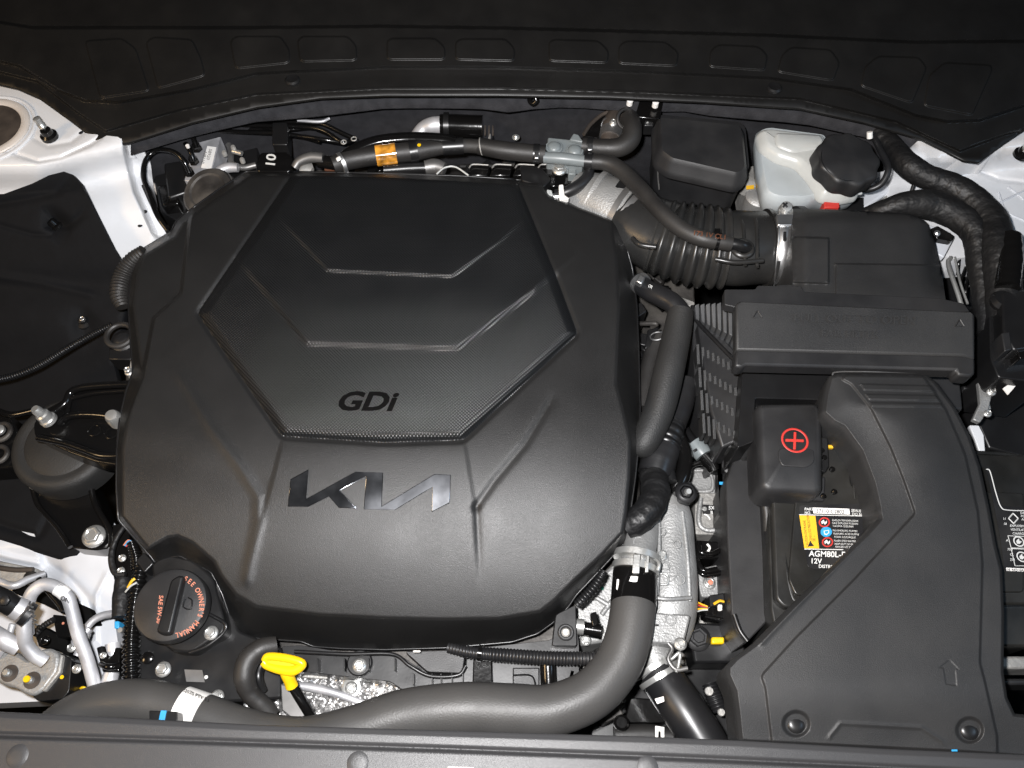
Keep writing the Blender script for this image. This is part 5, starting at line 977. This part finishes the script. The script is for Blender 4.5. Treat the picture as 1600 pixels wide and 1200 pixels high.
for i in range(5): tube('spline', [(44+i*2.2,946+i*7,-0.036),(52+i*1.5,949+i*7,-0.042)], 'steel', T, r=1.6, nseg=6)
T = thing('flange_block', 'cast aluminium flange block with two bolt holes and a yellow paint spot', 'flange', 50, 1055, -0.18)
prism('plate', rnd([(-20,1018),(20,1015),(45,1035),(60,1015),(80,1012),(92,1022),(90,1048),(68,1078),(50,1088),(35,1082),(25,1075),(8,1072),(-20,1055)],9), -0.125, 0.02, 'cast_alu', T, 0.003)
prism('black_block', rnd([(50,1088),(90,1045),(95,1020),(112,1030),(108,1080),(98,1092),(60,1096)],4), -0.13, 0.05, 'smooth_plastic', T, 0.003); prism('gasket', [(88,1048),(94,1022),(98,1024),(94,1050),(70,1080),(64,1080)], -0.124, 0.02, 'dirty_alu', T)
for (u, v) in ((15,1052),(50,1063)): lathe('hole', [(13,-2),(13,0.4),(10,0.6)], u, v, -0.1245, 'dark_brown', T, n=24); lathe('bolt_end', [(6,0),(6,7),(4,9)], u-2, v, -0.124, 'zinc', T, n=14)
lathe('paint_spot', [(5.5,0),(5,2)], 42,1061,-0.112,'yellow',T,n=14); lathe('paint_spot', [(3,0),(3,1)], 97,1058,-0.127,'yellow',T,n=12)
T = thing('wiring_plug', 'small black plug with braided lead beside the air conditioning pipes', 'connector', 92, 980, -0.2)
prism('body', rnd([(82,960),(102,962),(110,995),(88,995)],3), -0.155, 0.02, 'gloss_black', T, 0.002); tube('lead', [(55,992,-0.16),(68,978,-0.155),(84,968,-0.15)], 'tape', T, r=5, corr=(5,.2)); lathe('red_dot', [(2,0),(2,1)], 99,974,-0.153,'orange_ink',T,n=10)
prism('pocket_shade', [(52,985),(60,975),(105,1000),(108,1030),(90,1015),(60,1010)], -0.172, 0.03, 'shadow_floor', T)  # flat black piece, shade of the gap behind the plug put in as colour
tube('yellow_wire', [(122,1078,-0.16),(130,1074,-0.155),(140,1080,-0.16)], 'yellow', T, r=2, nseg=6)
T = thing('pipe_bracket', 'black bracket holding a short silver cylinder beside the ribbed conduit', 'bracket', 168, 1030, -0.16)
prism('bracket', [(150,1012),(158,1009),(188,1012),(186,1050),(160,1050),(155,1032)], -0.125, 0.03, 'gloss_black', T); tube('cylinder', [(176,1005,-0.13,11),(178,1035,-0.135,11),(172,1060,-0.14,12),(170,1072,-0.14,12)], 'pipe_alu', T, nseg=22); tube('strap', [(158,1038,-0.118),(170,1042,-0.112),(187,1040,-0.118)], 'gloss_black', T, r=5); bolt(161,1024,-0.12,5,T,'zinc')
T = thing('sensor_fitting', 'small pale pressure fitting with clips between the bent aluminium pipes', 'fitting', 120, 1000, -0.2)
tube('body', [(118,1005,-0.15,8),(130,992,-0.145,8),(140,982,-0.145,7)], 'pipe_alu', T); ringm('collar', 9, 2.5, 130, 992, -0.14, 'zinc', T, axis=(.6,.6,.3)); bolt(112,1012,-0.15,7,T); tube('branch', [(60,905,-0.15,5),(90,940,-0.15,5),(100,955,-0.15,5)], 'gloss_black', T)
for (u, v) in ((20,1000),(28,985),(8,1035),(70,1000),(120,1045),(0,1010)): bolt(u, v, -0.13, random.uniform(5,8), T, random.choice(['zinc','dirty_alu','gloss_black']))
tube('thin_pipe', [(-20,1040,-0.13,5),(0,1020,-0.12,5),(12,1000,-0.115,5),(20,975,-0.11,5)], 'pipe_alu', T); tube('thin_pipe', [(-10,905,-0.14,6),(20,915,-0.14,6),(45,905,-0.15,6),(70,896,-0.16,5)], 'pipe_alu', T)
# ---- conduit harness left of oil cap
T = thing('ribbed_conduit', 'upright glossy black ribbed conduit left of the oil filler cap', 'conduit', 205, 980, -0.12)
tube('conduit', [(222,880,-0.10,11),(216,910,-0.10,12),(210,945,-0.10,13),(206,990,-0.10,14),(205,1030,-0.10,14),(206,1064,-0.105,14)], 'gloss_black', T, corr=(7,.22), nseg=20)
tube('tape_wrap', [(192,905,-0.11,12),(190,935,-0.11,14),(188,965,-0.11,12)], 'tape', T, wob=.05); tube('yellow_lead', [(200,918,-0.09),(206,908,-0.085),(211,904,-0.085)], 'yellow_sticker', T, r=2.2, nseg=6); tube('yellow_lead', [(196,925,-0.09),(204,916,-0.085),(214,910,-0.085)], 'milky', T, r=1.6, nseg=6)
box('blue_plug', 178,970,186,982,-0.11,0.02,'blue',T); lathe('silver_pin', [(4,0),(4,4)], 189,985,-0.1,'zinc',T,n=10)
T = thing('cable_bundle', 'glossy looped cable with clips and thin orange and blue wires under the left cover edge', 'cable', 190, 860, -0.16)
tube('loop', [(196,820,-0.11,4),(180,845,-0.11,4.5),(174,872,-0.11,5),(180,895,-0.11,5),(196,898,-0.11,4.5)], 'tape', T); tube('conduit', [(206,848,-0.10,8),(212,868,-0.10,9),(214,890,-0.10,9)], 'gloss_black', T, corr=(5,.25)); prism('clip', rnd([(212,876),(225,862),(240,880),(226,895)],3), -0.09, 0.02, 'smooth_plastic', T)
for i, c_ in enumerate(('orange_ink','blue','red')): tube('wire', [(193+i*2,852+i,-0.10),(200+i*2,844+i,-0.098),(208+i*2,848+i,-0.1)], c_, T, r=1.1, nseg=5)
bolt(191,872,-0.11,6,T); bolt(189,892,-0.11,6,T); prism('plate', rnd([(176,820),(200,815),(208,905),(180,915),(172,880)],4), -0.13, 0.02, 'gloss_black', T)
# ---- valve cover front with oil cap
T = thing('valve_cover', 'black plastic valve cover front carrying the oil filler, ribs and silver bolts', 'valve cover', 450, 1040, -0.2)
prism('left_plate', rnd([(212,890),(250,865),(335,880),(352,930),(372,985),(410,1000),(440,1010),(440,1092),(340,1098),(232,1078),(215,1060),(210,960)],8), -0.115, 0.06, 'smooth_plastic', T, 0.003)
prism('filler_boss', rnd([(236,880),(262,866),(300,874),(332,900),(352,975),(350,990),(330,1000),(300,1020),(268,1018),(248,1000)],9), -0.090, 0.03, 'smooth_plastic', T, 0.003)
tube('boss_rim', [(328,960,-0.086),(352,975,-0.086),(348,990,-0.088),(322,1010,-0.088),(296,1020,-0.09)], 'smooth_plastic', T, r=3)
bolt(330,989,-0.085,11,T); bolt(255,1046,-0.10,12,T); bolt(340,1088,-0.10,10,T); lathe('plug', [(9,0),(9,4),(5,6)], 231,1028,-0.1,'gloss_black',T,n=18)
pl = decal('plate', [(288,1046),(316,1047),(320,1066),(291,1065)], -0.113, 'dull_metal', T, lift=0.003, th=0.001); pl['label'] = 'small plain grey sticker'; lathe('white_dot', [(3,0),(2,1)], 322,1058,-0.112,'paper',T,n=10)
prism('front_plate', rnd([(440,1010),(470,1008),(530,1018),(610,1020),(632,1028),(665,1052),(720,1058),(728,1048),(730,1014),(860,1000),(900,960),(905,1010),(905,1080),(640,1085),(610,1065),(480,1050),(450,1050)],4), -0.10, 0.05, 'smooth_plastic', T, 0.002)
prism('raised_pad', rnd([(632,1018),(700,1016),(728,1015),(722,1052),(668,1050)],5), -0.088, 0.02, 'plastic', T, 0.002)
tube('bead', [(460,1018,-0.086),(540,1022,-0.084),(612,1022,-0.084),(640,1040,-0.084),(672,1056,-0.086),(715,1055,-0.086),(728,1040,-0.086)], 'smooth_plastic', T, r=3)
for u in (495,537,575,616,645,674,688,705,722): prism('rib', [(u,1028 if u < 640 else 1052),(u+2,1028 if u < 640 else 1052),(u+2,1048 if u < 640 else 1070),(u,1048 if u < 640 else 1070)], -0.085, 0.03, 'smooth_plastic', T, 0.0004)
bolt(562,1040,-0.088,11,T); lathe('boss', [(20,-4),(20,0),(18,2)], 562,1036,-0.093,'smooth_plastic',T,n=24)
prism('side_tower', rnd([(740,1012),(768,1012),(770,1070),(738,1070)],4), -0.085, 0.05, 'gloss_black', T); bolt(754,1068,-0.09,8,T,'dirty_alu'); prism('right_boss', rnd([(868,960),(900,944),(902,1010),(862,1010)],5), -0.085, 0.03, 'smooth_plastic', T, .002)
ringm('boss_ring', 10, 3, 884, 988, -0.083, 'plastic', T); lathe('boss_screw', [(7,0),(5,2)], 884,988,-0.083,'dirty_alu',T,n=16)
box('bracket_plate', 801,1043,843,1078,-0.095,0.01,'plastic',T); tube('bracket_line', [(801,1055,-0.092),(830,1056,-0.092),(838,1075,-0.092)], 'smooth_plastic', T, r=1.5, nseg=6); tube('cylinder', [(856,1035,-0.09,13),(858,1078,-0.095,13)], 'gloss_black', T, nseg=20); box('white_chip', 889,1046,898,1060,-0.10,0.004,'paper',T,rot=15); tube('wire', [(780,1080,-0.09),(800,1070,-0.09)], 'dirty_alu', T, r=1.5)
tube('hose', [(884,1065,-0.13,12),(905,1060,-0.13,13),(925,1045,-0.13,12)], 'gloss_black', T, corr=(6,.15)); ringm('loop', 10, 1.5, 916,1052,-0.11,'dirty_alu',T,axis=(1,.3,.3))
# sensor right of the cover lip
T = thing('cam_sensor', 'silver sensor barrel with black plug in front of the coolant housing', 'sensor', 915, 980, -0.12)
tube('barrel', [(896,978,-0.10,12),(912,980,-0.10,12)], 'zinc', T, nseg=22, per=3); tube('plug', [(914,982,-0.10,10),(938,986,-0.10,11)], 'gloss_black', T, per=3); prism('clip', [(922,958),(932,955),(936,975),(926,980)], -0.085, 0.01, 'gloss_black', T); tube('ribbed_tail', [(944,892,-0.075,7),(930,915,-0.08,9),(912,935,-0.085,9),(902,945,-0.09,8)], 'smooth_plastic', T, corr=(5.5,.2))
# heat shield
def hs(U, V): return -0.140+0*np.asarray(U, float)+0.0035*np.sin(U*0.42+0.8*np.sin(V*0.3))*np.sin(V*0.52+0.9*np.sin(U*0.21))+0.0015*np.sin(U*1.1+V*.7)
HS = [(395,1050),(440,1045),(500,1038),(560,1045),(620,1052),(660,1070),(660,1140),(380,1140),(380,1090)]
T = thing('heat_shield', 'crinkled silver foil heat shield below the valve cover behind the dipstick', 'heat shield', 530, 1080, -0.2)
relief('foil', HS, hs, 'foil', T, step=4, skirt=((0,-.004),))
lathe('washer', [(15,0),(15,2),(12,3)], 549,1074,-0.135,'zinc',T,n=30); bolt(549,1075,-0.131,10,T,'zinc',h=.5); tube('crease_pipe', [(415,1088,-0.13,5),(450,1072,-0.125,6),(490,1075,-0.125,7),(530,1085,-0.125,6),(575,1102,-0.13,5)], 'pipe_alu', T); box('plain_patch',470,1047,512,1060,-0.128,0.004,'dirty_alu',T,rot=3)
# dipstick
T = thing('dipstick', 'yellow looped oil dipstick handle on a glossy black tube', 'dipstick', 470, 1090, -0.15)
tube('handle_ring', [(414,1032,-0.055,6.5),(420,1026,-0.052,6.5),(445,1028,-0.05,6.5),(468,1034,-0.05,6.5),(472,1040,-0.052,6.5),(458,1048,-0.055,8),(438,1046,-0.056,7.5),(418,1040,-0.056,6.5),(412,1034,-0.055,6.5)], 'yellow', T, nseg=16)
tube('handle_stem', [(444,1040,-0.056,9),(448,1052,-0.062,10),(453,1064,-0.07,9.5),(456,1072,-0.075,10)], 'yellow', T, nseg=18); tube('tube', [(455,1068,-0.078,8),(468,1090,-0.088,8),(484,1116,-0.1,8),(495,1135,-0.11,8)], 'gloss_black', T, nseg=16)
prism('tube_plate', [(438,1068),(455,1072),(478,1116),(465,1130),(440,1110)], -0.11, 0.01, 'dull_metal', T); prism('handle_web', rnd([(412,1028),(440,1026),(470,1034),(469,1044),(444,1050),(418,1041)],7), -0.0525, 0.008, 'yellow', T, 0.001); lathe('silver_pin', [(5,0),(4,3)], 417,1040,-0.06,'zinc',T,n=12)
T = thing('bent_hose', 'dusty black bent hose curling down beside the yellow dipstick', 'hose', 390, 1050, -0.12)
tube('hose', [(432,1008,-0.075,14),(408,1014,-0.07,16),(388,1032,-0.068,17),(382,1058,-0.07,17),(390,1082,-0.08,15),(408,1100,-0.09,14),(425,1118,-0.1,13)], 'rubber', T, nseg=22, wob=.03); tube('inner_loop', [(425,1020,-0.09,7),(408,1040,-0.09,7),(404,1060,-0.09,7),(412,1080,-0.1,6)], 'smooth_plastic', T); tube('silver_edge', [(400,1030,-0.088,2),(396,1050,-0.088,2),(400,1070,-0.09,2)], 'dull_metal', T, nseg=8)
T = thing('front_conduit', 'dusty ribbed conduit running along the front lower edge of the cover to the thick hose', 'conduit', 840, 1025, -0.1)
tube('conduit', [(700,1012,-0.068,8),(740,1020,-0.066,10),(790,1024,-0.066,11),(850,1028,-0.068,11),(910,1029,-0.07,11),(950,1029,-0.075,11)], 'clean_rubber', T, corr=(5.2,.14), nseg=18); tube('tie', [(747,1020,-0.066,12.5),(753,1021,-0.066,12.5)], 'gloss_black', T, per=3); box('white_tip', 645,1016,657,1019,-0.06,0.003,'paper',T)
# lower right dark clutter
T = thing('cooling_fan_frame', 'dark plastic frame and pipes in the shadow between the lower hose and the duct', 'fan frame', 1080, 1110, -0.3)
prism('frame', [(930,1080),(1010,1060),(1150,1030),(1160,1200),(920,1190)], -0.22, 0.05, 'smooth_plastic', T); prism('beam', rnd([(985,1090),(1030,1092),(1040,1130),(975,1130)],4), -0.18, 0.04, 'gloss_black', T); tube('hose', [(960,1150,-0.17,16),(1010,1148,-0.17,16),(1050,1152,-0.17,15)], 'rubber', T, nseg=18)
prism('white_clip', [(1024,1134),(1038,1136),(1038,1158),(1034,1158),(1033,1142),(1029,1142),(1028,1158),(1024,1158)], -0.145, 0.004, 'paper', T, .0003); tube('conduit', [(1108,1068,-0.17,12),(1116,1090,-0.17,14),(1125,1112,-0.17,12)], 'clean_rubber', T, corr=(5,.15)); lathe('knob', [(12,0),(12,8),(8,12)], 970,1130,-0.15,'gloss_black',T,n=20)
lathe('bright_spot', [(7,0),(6,2)], 1108,1080,-0.155,'dirty_alu',T,n=14); lathe('bright_spot', [(6,0),(5,2)], 1127,1113,-0.155,'dirty_alu',T,n=14); tube('strap', [(1140,1040,-0.10,7),(1147,1090,-0.10,8),(1148,1140,-0.10,9)], 'rubber', T, wob=.04)
# ---- oil cap
T = thing('oil_filler_cap', 'round black oil filler cap with grip bar and orange lettering', 'oil cap', 268, 945, -0.09)
lathe('disc', [(54,-14),(57,-12),(57,2),(55,6),(50,8),(14,8.3)], 268,946,-0.065,'plastic',T,n=72)
ZC = -0.0584
GB = rnd([(266,906),(279,898),(287,900),(276,948),(266,990),(252,992),(243,986),(254,950)],5,4)
prism('grip_bar', GB, ZC+0.010, 0.012, 'smooth_plastic', T, 0.003)
def arc(s, uc, vc, r, a0, a1, size):
    wd = [{'W': 1.45, 'M': 1.35, 'I': .45, "'": .4, ' ': .7}.get(c, 1.0) for c in s]; tot = sum(wd); acc = 0
    for i, c in enumerate(s):
        acc += wd[i]
        if c == ' ': continue
        a = R(a0+(a1-a0)*(acc-wd[i]/2)/tot); u = uc+r*math.cos(a); v = vc+r*math.sin(a); t = math.degrees(a)+90
        text(c, u, v, size, ZC, 'orange_ink', T, rot=t, align='CENTER', lift=0.0008, bold=0.02, sv=0.82)
arc("SEE OWNER'S MANUAL", 268, 946, 43.5, -66, 84, 8.0)
text('SAE 5W-30', 249, 930, 6.6, ZC, 'orange_ink', T, rot=96, lift=0.0008, bold=0.02)
for a in ([(290,935),(286,948),(298,952),(300,938),(294,934)],): tube('can_mark', [(u,v,ZC+.0006) for u, v in a], 'smooth_plastic', T, r=1.1, nseg=6, per=2)
# ---- front trim
FT = [(-220,1112),(-30,1112),(100,1118),(400,1134),(700,1143),(1000,1152),(1150,1158),(1400,1172),(1640,1182),(1820,1182),(1820,1300),(1640,1300),(-30,1300),(-220,1300)]
def ftz(U, V): return 0.0025*sm(sdf(U, V, FT)/9)
g0 = [(-30,1147),(300,1157),(700,1170),(1050,1183),(1300,1194),(1640,1212)]
ff = [Step([(-220,1151),(-60,1151),(300,1161),(700,1174),(1050,1187),(1300,1198),(1660,1217),(1820,1217),(1820,1400),(1660,1400),(-60,1400),(-220,1400)], 0.004, 6), Ridge(g0, -0.004, 3.5)]

T = thing('front_trim', 'long black grained radiator support trim across the bottom of the picture', 'trim panel', 800, 1200, -0.03)
_, HT = relief('panel', FT, ftz, 'trim_plastic', T, step=9, feats=ff+[Step(inset(FT, 5), 0.0, 6)], skirt=((0.001,-.002),(0.001,-.03)), ds=8)
for (u, v) in ((27,1181),(559,1192),(1012,1200)): lathe('push_pin', [(18,-3),(18,-0.5),(15,1.2),(8,2.0),(3,2.2)], u, v, float(HT(np.array(float(u)), np.array(float(v)))), 'trim_plastic', T, n=32)
decal('pale_mark', [(700,1198),(740,1199),(740,1204),(700,1203)], 0.0045, 'paper', T, lift=0.004); decal('blue_mark', [(1487,1171),(1496,1171),(1496,1174),(1487,1174)], 0.001, 'blue', T, lift=0.004)
bpy.context.view_layer.update()
